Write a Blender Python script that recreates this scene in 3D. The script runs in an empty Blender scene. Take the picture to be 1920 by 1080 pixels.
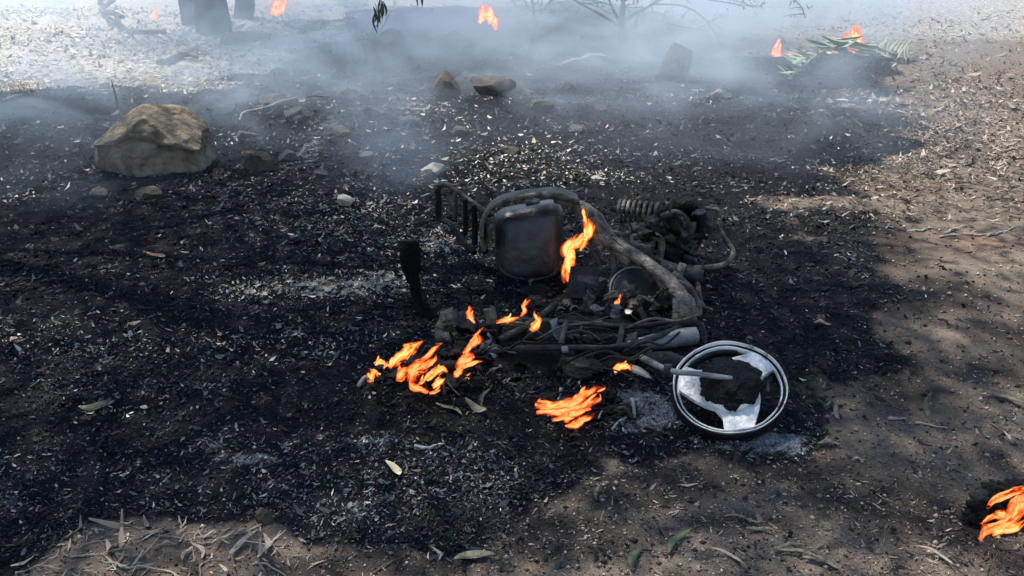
import bpy, bmesh, math, random
import numpy as np
from mathutils import Vector, Matrix

# ------------------------------------------------------------------ camera, sky, sun, exposure
sc = bpy.context.scene
CAM_H, PITCH, F = 1.65, math.radians(24.0), 1663.0
cam = bpy.data.cameras.new('camera'); cam_o = bpy.data.objects.new('camera', cam)
sc.collection.objects.link(cam_o); sc.camera = cam_o
cam.sensor_width = 36.0; cam.lens = 36.0 * F / 1920.0; cam.clip_start = 0.05; cam.clip_end = 1500
cam_o.location = (0, 0, CAM_H); cam_o.rotation_euler = (math.pi / 2 - PITCH, 0, 0)

SUN_EL, SUN_AZ = math.radians(62), math.radians(-38)        # azimuth from +Y towards +X; sun stands back left
world = bpy.data.worlds.new('World'); sc.world = world; world.use_nodes = True
wn = world.node_tree.nodes; wl = world.node_tree.links
sky = wn.new('ShaderNodeTexSky'); sky.sky_type = 'NISHITA'; sky.sun_disc = False
sky.sun_elevation = SUN_EL; sky.sun_rotation = SUN_AZ
sky.dust_density = 0.6; sky.air_density = 1.2; sky.ozone_density = 1.5
wl.new(sky.outputs[0], wn['Background'].inputs[0]); wn['Background'].inputs[1].default_value = 0.12
sun = bpy.data.lights.new('sun', 'SUN'); sun.energy = 5.0; sun.angle = math.radians(0.6); sun.color = (1.0, 0.93, 0.82)
sun_o = bpy.data.objects.new('sun', sun); sc.collection.objects.link(sun_o)
sd = Vector((math.sin(SUN_AZ) * math.cos(SUN_EL), math.cos(SUN_AZ) * math.cos(SUN_EL), math.sin(SUN_EL)))
sun_o.rotation_euler = sd.to_track_quat('Z', 'Y').to_euler(); sun_o.location = (-6, 8, 12)
sc.view_settings.view_transform = 'Standard'; sc.view_settings.look = 'None'
sc.view_settings.gamma = 1.0; sc.view_settings.exposure = 0.78; sc.view_settings.use_curve_mapping = False
sc.cycles.use_denoising = True
sc.cycles.volume_step_rate = 1.2; sc.cycles.volume_max_steps = 48
sc.cycles.volume_bounces = 1; sc.cycles.max_bounces = 5; sc.cycles.diffuse_bounces = 3; sc.cycles.transparent_max_bounces = 16

random.seed(7); RNG = np.random.default_rng(11)
COL = sc.collection

# ------------------------------------------------------------------ measuring helpers (photograph pixels -> places)
CP, SP = math.cos(PITCH), math.sin(PITCH)
def ray(px, py):
    a, b = (px - 960) / F, (py - 540) / F
    return np.array([a, CP - b * SP, -SP - b * CP])
def G(px, py, z=0.0):                      # the point at height z
    r = ray(px, py); t = (z - CAM_H) / r[2]
    return np.array([r[0] * t, r[1] * t, z])
def B(px, py, Y):                          # the point at forward distance Y
    r = ray(px, py); t = Y / r[1]
    return np.array([r[0] * t, Y, CAM_H + r[2] * t])
def pxm(Y, z=0.0):                         # metres per photograph pixel at forward distance Y
    return (Y * CP + (CAM_H - z) * SP) / F

# ------------------------------------------------------------------ numpy noise
def _h(ix, iy, iz, s):
    n = (ix.astype(np.int64) * 374761393 + iy.astype(np.int64) * 668265263 + iz.astype(np.int64) * 2147483647 + s * 974634777) & 0xffffffff
    n = ((n ^ (n >> 13)) * 1274126177) & 0xffffffff
    n = ((n ^ (n >> 16)) * 2246822519) & 0xffffffff
    return ((n ^ (n >> 15)) & 0xffffff) / float(0xffffff)
def vnoise(x, y, z=0.0, s=0):
    x, y, z = np.broadcast_arrays(np.asarray(x, float), np.asarray(y, float), np.asarray(z, float))
    ix, iy, iz = np.floor(x), np.floor(y), np.floor(z)
    fx, fy, fz = x - ix, y - iy, z - iz
    fx, fy, fz = fx * fx * (3 - 2 * fx), fy * fy * (3 - 2 * fy), fz * fz * (3 - 2 * fz)
    r = 0
    for dx in (0, 1):
        for dy in (0, 1):
            for dz in (0, 1):
                w = (fx if dx else 1 - fx) * (fy if dy else 1 - fy) * (fz if dz else 1 - fz)
                r = r + w * _h(ix + dx, iy + dy, iz + dz, s)
    return r * 2 - 1
def fbm(x, y, z=0.0, s=0, o=4):
    r, a, f = 0, 0.5, 1.0
    for k in range(o):
        r = r + a * vnoise(np.asarray(x) * f, np.asarray(y) * f, np.asarray(z) * f, s + k * 17); a *= 0.5; f *= 2.03
    return r
def sstep(a, b, x):
    t = np.clip((x - a) / (b - a), 0, 1); return t * t * (3 - 2 * t)

# ------------------------------------------------------------------ what the fire did to the ground, plus some painted sun and shade (in ground coordinates)
def poly_w(pts): return np.array([G(*p)[:2] for p in pts])
def sdist(poly, x, y):                      # signed distance, + inside
    x = np.asarray(x, float); y = np.asarray(y, float)
    d = np.full(x.shape, 1e9); ins = np.zeros(x.shape, bool)
    n = len(poly)
    for i in range(n):
        x0, y0 = poly[i]; x1, y1 = poly[(i + 1) % n]
        ex, ey = x1 - x0, y1 - y0
        t = np.clip(((x - x0) * ex + (y - y0) * ey) / (ex * ex + ey * ey + 1e-12), 0, 1)
        d = np.minimum(d, np.hypot(x - x0 - t * ex, y - y0 - t * ey))
        c = ((y0 > y) != (y1 > y))
        with np.errstate(divide='ignore', invalid='ignore'):
            xi = x0 + (y - y0) * ex / (ey if ey else 1e-9)
        ins ^= c & (x < xi)
    return np.where(ins, d, -d)
BURN = poly_w([(-900, 195), (60, 182), (250, 176), (420, 165), (520, 120), (560, 60), (700, 14), (1040, 8), (1230, 42), (1300, 84), (1440, 112), (1690, 100), (1702, 165),
               (1655, 225), (1705, 283), (1570, 305), (1540, 345), (1575, 385), (1600, 430), (1610, 500), (1655, 565), (1720, 625), (1760, 690),
               (1640, 735), (1570, 770), (1610, 835), (1500, 868), (1260, 852), (1120, 850), (1075, 905), (950, 962), (852, 1000), (845, 1030),
               (560, 1036), (505, 1000), (400, 985), (180, 1000), (60, 1062), (-60, 1130), (-700, 1240), (-2200, 900), (-2200, 400)])
def ell(x, y, px, py, rx, ry, pw=1.0):      # soft round patch given by its photographed centre and size
    c = G(px, py); m = math.hypot(c[1], CAM_H) / F
    ax = rx * m; ay = ry * m / (CAM_H / math.hypot(c[1], CAM_H))
    q = ((x - c[0]) / ax) ** 2 + ((y - c[1]) / ay) ** 2
    return np.exp(-q * pw)
def masks(x, y):
    x = np.asarray(x, float); y = np.asarray(y, float)
    sc_ = np.clip(y * 0.05, 0.06, 0.6) * (1 + .7 * sstep(.3, 1.0, x) * sstep(2.2, 2.9, y) * sstep(7.0, 5.5, y))
    w = fbm(x * 2.2, y * 2.2, 0, 3, 5)
    burn = sstep(-0.55, 0.55, sdist(BURN, x, y) / sc_ + w * 1.9)
    soot = np.zeros_like(burn)  # soot stains, and the broad shadow along the right border painted in as soot
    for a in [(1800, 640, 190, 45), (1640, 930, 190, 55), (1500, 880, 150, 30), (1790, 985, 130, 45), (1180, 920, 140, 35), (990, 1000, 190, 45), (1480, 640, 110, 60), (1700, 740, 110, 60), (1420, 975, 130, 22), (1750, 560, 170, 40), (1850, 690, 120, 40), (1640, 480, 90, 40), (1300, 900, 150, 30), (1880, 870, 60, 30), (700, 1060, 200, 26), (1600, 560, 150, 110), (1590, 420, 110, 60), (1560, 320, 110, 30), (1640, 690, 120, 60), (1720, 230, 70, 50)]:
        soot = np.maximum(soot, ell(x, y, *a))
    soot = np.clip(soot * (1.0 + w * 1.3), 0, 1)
    straw = np.zeros_like(burn)  # pale straw; the bright patch left of the motorcycle also has sunlight painted in
    for a, k in [((590, 548, 150, 17), 1.7), ((480, 556, 80, 15), 1.5), ((700, 530, 70, 14), 1.5), ((950, 290, 170, 40), .42), ((760, 225, 150, 26), .45), ((330, 650, 330, 14), .3),
                 ((820, 470, 90, 26), .55), ((650, 60, 70, 40), .8), ((470, 78, 80, 20), .7), ((1340, 180, 80, 14), .5), ((720, 400, 70, 26), .4), ((30, 640, 130, 16), .22), ((870, 345, 60, 20), .5),
                 ((60, 365, 90, 12), .3), ((210, 772, 40, 12), .35), ((640, 680, 150, 30), .12), ((1100, 330, 130, 22), .3)]:
        straw = np.maximum(straw, k * ell(x, y, *a))
    straw = np.clip(straw * (1.1 + w * 1.4), 0, 1)
    ash = np.zeros_like(burn)
    for a, k in [((450, 860, 75, 14), .8), ((400, 835, 30, 18), .5), ((1210, 770, 75, 36), .9), ((1430, 835, 110, 20), .9), ((230, 865, 40, 10), .5), ((1540, 790, 60, 24), .35), ((580, 270, 50, 40), .5),
                 ((1180, 560, 90, 24), .5), ((20, 945, 50, 12), .5), ((650, 960, 70, 40), .3), ((700, 830, 60, 14), .3), ((280, 960, 60, 14), .3)]:
        ash = np.maximum(ash, k * ell(x, y, *a))
    ash = np.clip(ash * (1.0 + w * 1.6), 0, 1)
    red = np.zeros_like(burn)
    for a, k in [((1830, 455, 150, 25), .9), ((1700, 350, 120, 16), .8), ((350, 1060, 220, 25), .7), ((300, 385, 130, 26), .45), ((520, 950, 50, 50), .5), ((1800, 230, 160, 60), .25), ((600, 1070, 260, 24), .5)]:
        red = np.maximum(red, k * ell(x, y, *a))
    return burn, soot, straw, ash, np.clip(red * (1 + w), 0, 1)
def hgt(x, y):
    x = np.asarray(x, float); y = np.asarray(y, float)
    h = 0.05 * fbm(x * 0.55, y * 0.55, 0, 41, 3) * sstep(0.5, 4, y)
    def bump(px, py, rx, ry, z):
        return z * ell(x, y, px, py, rx, ry)
    h = h + bump(640, 215, 240, 28, .10) + bump(920, 215, 120, 22, .07) + bump(90, 195, 190, 20, .09) + bump(690, 985, 150, 40, .022) + bump(1080, 55, 190, 26, .34)
    h = h + bump(1580, 118, 110, 16, .10) + bump(690, 85, 70, 20, .10) + bump(1440, 830, 150, 26, .012)
    h = h + 0.05 * np.maximum(fbm(x * 2.6, y * 2.6, 0, 141, 4), -.1) * sstep(4.6, 6.5, y) * sstep(16, 11, y) * sstep(3.5, 1.0, x)
    r = 0.5 + 0.5 * sstep(-0.3, 0.5, -fbm(x * 1.3, y * 1.3, 0, 90, 2))
    h = h + 0.018 * fbm(x * 4.2, y * 4.2, 0, 157, 3) * sstep(1.2, .2, x) * r + 0.013 * fbm(x * 9, y * 9, 0, 57, 3) * r + 0.005 * fbm(x * 33, y * 33, 0, 61, 2)
    return h
def H(x, y): return float(hgt(np.array([x]), np.array([y]))[0])

# ------------------------------------------------------------------ materials
def new_mat(name):
    m = bpy.data.materials.new(name); m.use_nodes = True
    nt = m.node_tree; return m, nt, nt.nodes, nt.links, nt.nodes['Principled BSDF']
def mat(name, c0, c1, scale=8.0, rough=0.8, metal=0.0, bump=0.25, bscale=None, detail=6.0, c2=None, lo=.35, hi=.65, spec=0.4):
    m, nt, N, L, b = new_mat(name)
    tc = N.new('ShaderNodeTexCoord'); nz = N.new('ShaderNodeTexNoise'); nz.inputs['Scale'].default_value = scale; nz.inputs['Detail'].default_value = detail
    nz.inputs['Roughness'].default_value = .65
    L.new(tc.outputs['Object'], nz.inputs['Vector'])
    cr = N.new('ShaderNodeValToRGB'); e = cr.color_ramp.elements
    e[0].position = lo; e[0].color = (*c0, 1); e[1].position = hi; e[1].color = (*c1, 1)
    if c2: q = e.new(min(.98, hi + .12)); q.color = (*c2, 1)
    L.new(nz.outputs[0], cr.inputs[0]); L.new(cr.outputs[0], b.inputs['Base Color'])
    b.inputs['Roughness'].default_value = rough; b.inputs['Metallic'].default_value = metal
    b.inputs['Specular IOR Level'].default_value = spec
    n2 = N.new('ShaderNodeTexNoise'); n2.inputs['Scale'].default_value = bscale or scale * 4; n2.inputs['Detail'].default_value = 5
    L.new(tc.outputs['Object'], n2.inputs['Vector'])
    bp = N.new('ShaderNodeBump'); bp.inputs['Strength'].default_value = bump; bp.inputs['Distance'].default_value = .02
    L.new(n2.outputs[0], bp.inputs['Height']); L.new(bp.outputs[0], b.inputs['Normal'])
    mr = N.new('ShaderNodeMapRange'); mr.inputs[3].default_value = max(.05, rough - .15); mr.inputs[4].default_value = min(1, rough + .15)
    L.new(nz.outputs[0], mr.inputs[0]); L.new(mr.outputs[0], b.inputs['Roughness'])
    return m
def attr_mat(name, rough=.8, spec=.3, trans=0.0):
    m, nt, N, L, b = new_mat(name)
    a = N.new('ShaderNodeAttribute'); a.attribute_name = 'tint'
    L.new(a.outputs['Color'], b.inputs['Base Color']); b.inputs['Roughness'].default_value = rough; b.inputs['Specular IOR Level'].default_value = spec
    if trans:
        t = N.new('ShaderNodeBsdfTranslucent'); L.new(a.outputs['Color'], t.inputs['Color'])
        mx = N.new('ShaderNodeMixShader'); mx.inputs[0].default_value = trans
        L.new(b.outputs[0], mx.inputs[1]); L.new(t.outputs[0], mx.inputs[2]); L.new(mx.outputs[0], N['Material Output'].inputs[0])
    return m

def ground_mat():
    m, nt, N, L, b = new_mat('scorched_earth')
    tc = N.new('ShaderNodeTexCoord')
    def noise(s, d=6, r=.6):
        n = N.new('ShaderNodeTexNoise'); n.inputs['Scale'].default_value = s; n.inputs['Detail'].default_value = d; n.inputs['Roughness'].default_value = r
        L.new(tc.outputs['Object'], n.inputs['Vector']); return n.outputs[0]
    def ramp(v, *st):
        c = N.new('ShaderNodeValToRGB'); e = c.color_ramp.elements
        e[0].position, e[0].color = st[0][0], (*st[0][1], 1); e[1].position, e[1].color = st[-1][0], (*st[-1][1], 1)
        for p, k in st[1:-1]: q = e.new(p); q.color = (*k, 1)
        L.new(v, c.inputs[0]); return c.outputs[0]
    def mix(f, a, c, t='MIX'):
        x = N.new('ShaderNodeMix'); x.data_type = 'RGBA'; x.blend_type = t
        if isinstance(f, float): x.inputs[0].default_value = f
        else: L.new(f, x.inputs[0])
        L.new(a, x.inputs[6]); L.new(c, x.inputs[7]); return x.outputs[2]
    def attr(n):
        a = N.new('ShaderNodeAttribute'); a.attribute_name = n; return a.outputs['Fac']
    def math_(op, a, c):
        x = N.new('ShaderNodeMath'); x.operation = op; x.use_clamp = True
        for i, v in enumerate((a, c)):
            if isinstance(v, float): x.inputs[i].default_value = v
            else: L.new(v, x.inputs[i])
        return x.outputs[0]
    fine = noise(150, 4, .7); mid = noise(24, 6, .65); big = noise(2.2, 5, .6)
    dirt = mix(.55, ramp(mid, (.3, (.06, .046, .037)), (.5, (.155, .122, .098)), (.72, (.30, .245, .20))), ramp(fine, (.34, (.035, .028, .024)), (.52, (.16, .126, .10)), (.7, (.42, .35, .285))))
    dirt = mix(math_('MULTIPLY', big, .55), dirt, ramp(mid, (.3, (.055, .049, .043)), (.7, (.17, .148, .125))))
    redd = ramp(mid, (.3, (.075, .046, .035)), (.7, (.21, .14, .108)))
    dirt = mix(math_('MULTIPLY', attr('red'), .75), dirt, redd)
    char = mix(.5, ramp(mid, (.35, (.004, .005, .007)), (.6, (.011, .013, .017)), (.78, (.045, .048, .056))), ramp(fine, (.4, (.004, .005, .007)), (.62, (.012, .014, .018)), (.76, (.10, .105, .112))))
    straw = mix(.5, ramp(mid, (.3, (.20, .175, .145)), (.6, (.58, .54, .47))), ramp(fine, (.35, (.16, .14, .12)), (.58, (.62, .58, .52))))
    ashc = ramp(fine, (.35, (.07, .08, .09)), (.6, (.33, .36, .38)))
    pert = math_('ADD', math_('MULTIPLY', math_('SUBTRACT', mid, .5), 0.0), 0.0)
    def thr(a, k, lo=.35, hi=.65):          # break the edge of a patch up with grain
        s = N.new('ShaderNodeMath'); s.operation = 'MULTIPLY_ADD'
        d = N.new('ShaderNodeMath'); d.operation = 'SUBTRACT'; L.new(mid, d.inputs[0]); d.inputs[1].default_value = .5
        L.new(d.outputs[0], s.inputs[0]); s.inputs[1].default_value = k; L.new(a, s.inputs[2])
        r = N.new('ShaderNodeMapRange'); r.interpolation_type = 'SMOOTHSTEP'; r.inputs[1].default_value = lo; r.inputs[2].default_value = hi; L.new(s.outputs[0], r.inputs[0]); return r.outputs[0]
    c = mix(math_('MULTIPLY', thr(attr('soot'), 1.0, .1, .9), .72), dirt, char)  # soot stains and the painted right-border shadow both darken the dirt
    c = mix(thr(attr('burn'), 1.4, .2, .8), c, char)
    c = mix(thr(attr('straw'), 1.6, .3, .75), c, straw)  # straw colour, also carrying the painted sunlit patch
    c = mix(math_('MULTIPLY', thr(attr('ash'), 1.8, .3, .85), .8), c, ashc)
    L.new(c, b.inputs['Base Color']); b.inputs['Roughness'].default_value = .95; b.inputs['Specular IOR Level'].default_value = .06
    bp = N.new('ShaderNodeBump'); bp.inputs['Strength'].default_value = .9; bp.inputs['Distance'].default_value = .012
    s = math_('ADD', math_('MULTIPLY', fine, .5), math_('MULTIPLY', mid, .5)); L.new(s, bp.inputs['Height']); L.new(bp.outputs[0], b.inputs['Normal'])
    return m

def fire_mat(name, cols, strength, scale):
    """burning gas: bright in the body of each tongue, thinning out towards its sides and tip"""
    m, nt, N, L, b = new_mat(name); N.remove(b)
    tc = N.new('ShaderNodeTexCoord'); at = N.new('ShaderNodeAttribute'); at.attribute_name = 'core'
    n = N.new('ShaderNodeTexNoise'); n.inputs['Scale'].default_value = scale; n.inputs['Detail'].default_value = 4; n.inputs['Distortion'].default_value = .7; fl = N.new('ShaderNodeAttribute'); fl.attribute_name = 'flow'; L.new(fl.outputs['Vector'], n.inputs['Vector'])
    s1 = N.new('ShaderNodeMath'); s1.operation = 'SUBTRACT'; L.new(n.outputs[0], s1.inputs[0]); s1.inputs[1].default_value = .5
    s2 = N.new('ShaderNodeMath'); s2.operation = 'MULTIPLY_ADD'; L.new(s1.outputs[0], s2.inputs[0]); s2.inputs[1].default_value = 2.9; L.new(at.outputs['Fac'], s2.inputs[2])
    c = N.new('ShaderNodeValToRGB'); e = c.color_ramp.elements; e[0].position, e[0].color = .12, (*cols[0], 1); e[1].position, e[1].color = .95, (*cols[3], 1)
    q = e.new(.35); q.color = (*cols[1], 1); q = e.new(.65); q.color = (*cols[2], 1); L.new(s2.outputs[0], c.inputs[0])
    em = N.new('ShaderNodeEmission'); em.inputs[1].default_value = strength; L.new(c.outputs[0], em.inputs[0])
    tr = N.new('ShaderNodeBsdfTransparent'); mx = N.new('ShaderNodeMixShader'); r = N.new('ShaderNodeMapRange'); r.interpolation_type = 'SMOOTHSTEP'; r.inputs[1].default_value = .08; r.inputs[2].default_value = .85; r.inputs[4].default_value = .80; L.new(s2.outputs[0], r.inputs[0])
    L.new(r.outputs[0], mx.inputs[0]); L.new(tr.outputs[0], mx.inputs[1]); L.new(em.outputs[0], mx.inputs[2]); L.new(mx.outputs[0], N['Material Output'].inputs[0]); return m

M = dict(
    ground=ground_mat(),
    soot=mat('soot_black', (.003, .003, .004), (.009, .009, .011), 22, .55, 0, 1.0, c2=(.03, .03, .033), spec=.22),
    black=mat('burnt_rubber', (.0015, .0015, .002), (.0055, .0055, .0065), 26, .6, 0, 1.0, c2=(.02, .02, .022), spec=.12),
    tankm=mat('scorched_tank_steel', (.03, .031, .034), (.075, .075, .08), 9, .42, .5, .25, c2=(.17, .165, .16), detail=9),
    steel=mat('heat_stained_steel', (.045, .038, .031), (.19, .17, .145), 20, .6, .35, .7, c2=(.36, .33, .29), lo=.38, hi=.6),
    dsteel=mat('dark_burnt_steel', (.018, .018, .02), (.07, .066, .062), 12, .6, .4, .45, c2=(.17, .155, .14)),
    alu=mat('bare_cast_aluminium', (.34, .34, .34), (.82, .81, .79), 15, .42, .15, .25, c2=(.84, .83, .81), lo=.34, hi=.5),
    rim=mat('sooted_rim_alloy', (.16, .15, .14), (.74, .73, .71), 19, .38, .2, .15, c2=(.88, .87, .85), lo=.34, hi=.46),
    alud=mat('smoked_aluminium', (.16, .165, .17), (.34, .345, .35), 10, .55, .5, .2, c2=(.5, .5, .5)),
    ash=mat('pale_ash_crust', (.16, .17, .18), (.42, .43, .43), 20, .9, 0, .6),
    rock=mat('sandstone_boulder', (.085, .067, .045), (.30, .245, .17), 8, .9, 0, 1.0, bscale=34, c2=(.46, .39, .29), detail=10),
    stone=mat('brown_stone', (.028, .023, .019), (.11, .085, .064), 13, .9, 0, 1.0, bscale=60, c2=(.19, .155, .12)),
    dstone=mat('sooted_stone', (.03, .03, .033), (.09, .088, .086), 9, .9, 0, .6),
    pstone=mat('pale_stone', (.25, .22, .185), (.48, .44, .38), 9, .9, 0, .5),
    bark=mat('charred_bark', (.008, .009, .012), (.035, .036, .042), 9, .9, 0, .9, c2=(.09, .09, .095)),
    twig=mat('grey_twig_bark', (.05, .045, .04), (.12, .105, .09), 20, .9, 0, .4),
    wood=mat('dry_pale_wood', (.22, .19, .155), (.40, .36, .30), 16, .85, 0, .35),
    leaf_green=mat('dull_green_leaf', (.025, .035, .022), (.10, .135, .075), 32, .6, 0, .15),
    leaf_frond=mat('grey_green_frond', (.16, .22, .15), (.32, .39, .28), 9, .55, 0, .1),
    leaf_pale=mat('bleached_leaf', (.10, .075, .055), (.40, .345, .28), 45, .75, 0, .5, lo=.32, hi=.5),
    leaf_olive=mat('olive_dry_leaf', (.045, .045, .03), (.22, .205, .14), 42, .7, 0, .5, lo=.34, hi=.56),
    leaf_yellow=mat('straw_yellow_leaf', (.46, .42, .25), (.62, .58, .38), 12, .65, 0, .1),
    leaf_rust=mat('rust_dry_leaf', (.20, .10, .05), (.36, .20, .10), 14, .8, 0, .2),
    fire=fire_mat('open_flame', ((.28, .006, .002), (.72, .036, .004), (1.0, .13, .011), (1.0, .46, .15)), .92, 85),
    fire_hot=fire_mat('bright_flame', ((.45, .018, .003), (.95, .095, .008), (1.0, .27, .028), (1.0, .62, .22)), .95, 70),
    fire_far=fire_mat('far_flame', ((.6, .015, .004), (1.0, .06, .012), (1.0, .16, .03), (1.0, .55, .28)), 1.4, 45),
    tinted=attr_mat('loose_litter', .85, .25), tinted_leaf=attr_mat('tree_leaf', .6, .3, .3), char_bits=attr_mat('charred_bits', .6, .16),
)

# ------------------------------------------------------------------ object helpers
def root_of(o):
    while o.parent: o = o.parent
    return o
def tag(o, label, cat, group=None, kind=None):
    if label: o['label'] = label
    if cat: o['category'] = cat
    if group: o['group'] = group
    if kind: o['kind'] = kind
    return o
def thing(name, loc, label, cat, group=None):
    o = bpy.data.objects.new(name, None); COL.objects.link(o); o.location = loc; o.empty_display_size = .1
    return tag(o, label, cat, group)
def obj(name, v, f, m, parent=None, origin=None, smooth=True, label=None):
    v = np.asarray(v, float)
    if parent is not None: off = np.array(root_of(parent).location)
    elif origin is not None: off = np.array(origin, float)
    else: off = np.zeros(3)
    me = bpy.data.meshes.new(name); me.from_pydata((v - off).tolist(), [], [list(map(int, q)) for q in f]); me.update()
    if smooth: me.polygons.foreach_set('use_smooth', [True] * len(me.polygons))
    me.materials.append(M[m] if isinstance(m, str) else m)
    o = bpy.data.objects.new(name, me); COL.objects.link(o)
    if parent is not None: o.parent = parent
    else: o.location = off
    if label: o['label'] = label
    return o
def fast_obj(name, v, quads, m, tint=None, smooth=False):
    me = bpy.data.meshes.new(name); nv, nq = len(v), len(quads); k = quads.shape[1]
    me.vertices.add(nv); me.vertices.foreach_set('co', np.ascontiguousarray(v, np.float32).ravel())
    me.loops.add(nq * k); me.loops.foreach_set('vertex_index', np.ascontiguousarray(quads, np.int32).ravel())
    me.polygons.add(nq); me.polygons.foreach_set('loop_start', np.arange(0, nq * k, k, dtype=np.int32)); me.polygons.foreach_set('loop_total', np.full(nq, k, np.int32))
    if smooth: me.polygons.foreach_set('use_smooth', np.ones(nq, bool))
    me.update(calc_edges=True); me.validate()
    if tint is not None:
        a = me.attributes.new('tint', 'FLOAT_COLOR', 'POINT')
        a.data.foreach_set('color', np.concatenate([tint, np.ones((nv, 1))], 1).astype(np.float32).ravel())
    me.materials.append(M[m]); o = bpy.data.objects.new(name, me); COL.objects.link(o); return o
def catmull(P, n=6):
    P = [np.asarray(p, float) for p in P]; Q = [P[0] * 2 - P[1]] + P + [P[-1] * 2 - P[-2]]; out = []
    for i in range(1, len(Q) - 2):
        for k in range(n):
            t = k / n; a, b, c, d = Q[i - 1:i + 3]
            out.append(.5 * (2 * b + (c - a) * t + (2 * a - 5 * b + 4 * c - d) * t * t + (3 * b - a - 3 * c + d) * t ** 3))
    out.append(P[-1]); return np.array(out)
def tube(P, R, sides=8, n=5, flat=1.0, updir=(0, 0, 1), wob=0.0, ws=20, seed=0):
    """tapered tube through points; flat<1 squashes it across updir"""
    P = np.asarray(P, float); R = np.asarray(R, float) if np.ndim(R) else np.full(len(P), float(R))
    if n > 1 and len(P) > 2:
        C = catmull(P, n); t = np.linspace(0, len(P) - 1, len(C)); R = np.interp(t, np.arange(len(P)), R)
    else: C = P
    T = np.gradient(C, axis=0); T /= np.linalg.norm(T, axis=1)[:, None] + 1e-9
    u = np.array(updir, float)
    if abs(np.dot(u, T[0])) > .95: u = np.array([1, .2, 0.])
    V = []
    a = np.linspace(0, 2 * math.pi, sides, endpoint=False)
    for i, (c, t, r) in enumerate(zip(C, T, R)):
        s = np.cross(t, u); s /= np.linalg.norm(s) + 1e-9; w = np.cross(s, t); u = w
        rr = r * (1 + wob * fbm(c[0] * ws + np.cos(a), c[1] * ws + np.sin(a), c[2] * ws, seed, 2)) if wob else r
        V.append(c + (np.outer(np.cos(a) * rr, s) + np.outer(np.sin(a) * rr * flat, w)))
    V = np.concatenate(V); nC = len(C); Fc = []
    for i in range(nC - 1):
        for k in range(sides):
            Fc.append((i * sides + k, i * sides + (k + 1) % sides, (i + 1) * sides + (k + 1) % sides, (i + 1) * sides + k))
    Fc.append(tuple(range(sides))[::-1]); Fc.append(tuple((nC - 1) * sides + k for k in range(sides)))
    return V, Fc
def join(*ms):
    V, Fc, o = [], [], 0
    for v, f in ms:
        V.append(np.asarray(v)); Fc += [tuple(i + o for i in q) for q in f]; o += len(v)
    return np.concatenate(V), Fc
_ico = {}
def ico(sub):
    if sub not in _ico:
        bm = bmesh.new(); bmesh.ops.create_icosphere(bm, subdivisions=sub, radius=1)
        bm.verts.ensure_lookup_table(); _ico[sub] = (np.array([v.co[:] for v in bm.verts]), [tuple(v.index for v in f.verts) for f in bm.faces]); bm.free()
    return _ico[sub]
def lump(c, r, sub=3, amp=.3, fr=1.6, seed=0, facets=0, rot=0.0):
    v, f = ico(sub); v = v.copy(); rg = np.random.default_rng(seed)
    if facets:
        for k in range(facets):
            n = rg.normal(size=3); n /= np.linalg.norm(n); d = rg.uniform(.5, .86); q = v @ n
            v -= np.outer(np.maximum(q - d, 0), n)
    s = 1 + amp * fbm(v[:, 0] * fr + seed, v[:, 1] * fr, v[:, 2] * fr, seed, 5)
    v = v * s[:, None] * np.asarray(r, float)
    cr, sr = math.cos(rot), math.sin(rot); v = np.stack([v[:, 0] * cr - v[:, 1] * sr, v[:, 0] * sr + v[:, 1] * cr, v[:, 2]], 1)
    return v + np.asarray(c, float), f
def sheet(P00, P10, P01, P11, nu=14, nv=10, amp=.02, fr=9, seed=0, th=.004):
    """crumpled metal or plastic sheet with thickness"""
    P00, P10, P01, P11 = map(lambda p: np.asarray(p, float), (P00, P10, P01, P11))
    u, w = np.meshgrid(np.linspace(0, 1, nu), np.linspace(0, 1, nv))
    p = (P00 * ((1 - u) * (1 - w))[..., None] + P10 * (u * (1 - w))[..., None] + P01 * ((1 - u) * w)[..., None] + P11 * (u * w)[..., None]).reshape(-1, 3)
    nrm = np.cross(P10 - P00, P01 - P00); nrm /= np.linalg.norm(nrm) + 1e-9
    p = p + np.outer(amp * fbm(p[:, 0] * fr, p[:, 1] * fr, p[:, 2] * fr, seed, 4) * 2, nrm)
    p[:, 0] += amp * .6 * fbm(p[:, 1] * fr, p[:, 2] * fr, p[:, 0] * fr, seed + 5, 3); p[:, 2] += amp * .6 * fbm(p[:, 0] * fr, p[:, 2] * fr, 3, seed + 9, 3)
    v = np.concatenate([p, p - nrm * th]); f = []; n = nu * nv
    for j in range(nv - 1):
        for i in range(nu - 1):
            a = j * nu + i; f.append((a, a + 1, a + nu + 1, a + nu)); f.append((n + a, n + a + nu, n + a + nu + 1, n + a + 1))
    rim = [i for i in range(nu)] + [j * nu + nu - 1 for j in range(1, nv)] + [(nv - 1) * nu + i for i in range(nu - 2, -1, -1)] + [j * nu for j in range(nv - 2, 0, -1)]
    for a, c in zip(rim, rim[1:] + rim[:1]): f.append((c, a, n + a, n + c))
    return v, f
def lathe(profile, c, ax, n=48, ref=None):
    """profile = [(radius, height)] turned about axis ax through c (closed loop profile)"""
    ax = np.asarray(ax, float); ax /= np.linalg.norm(ax); r = np.array(ref if ref is not None else (1, 0, 0), float)
    e1 = r - ax * np.dot(r, ax); e1 /= np.linalg.norm(e1); e2 = np.cross(ax, e1); V, Fc = [], []; k = len(profile)
    for i in range(n):
        a = 2 * math.pi * i / n; d = math.cos(a) * e1 + math.sin(a) * e2
        for (rr, h) in profile: V.append(np.asarray(c) + d * rr + ax * h)
    for i in range(n):
        for j in range(k):
            Fc.append((i * k + j, i * k + (j + 1) % k, ((i + 1) % n) * k + (j + 1) % k, ((i + 1) % n) * k + j))
    return np.array(V), Fc
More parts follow.
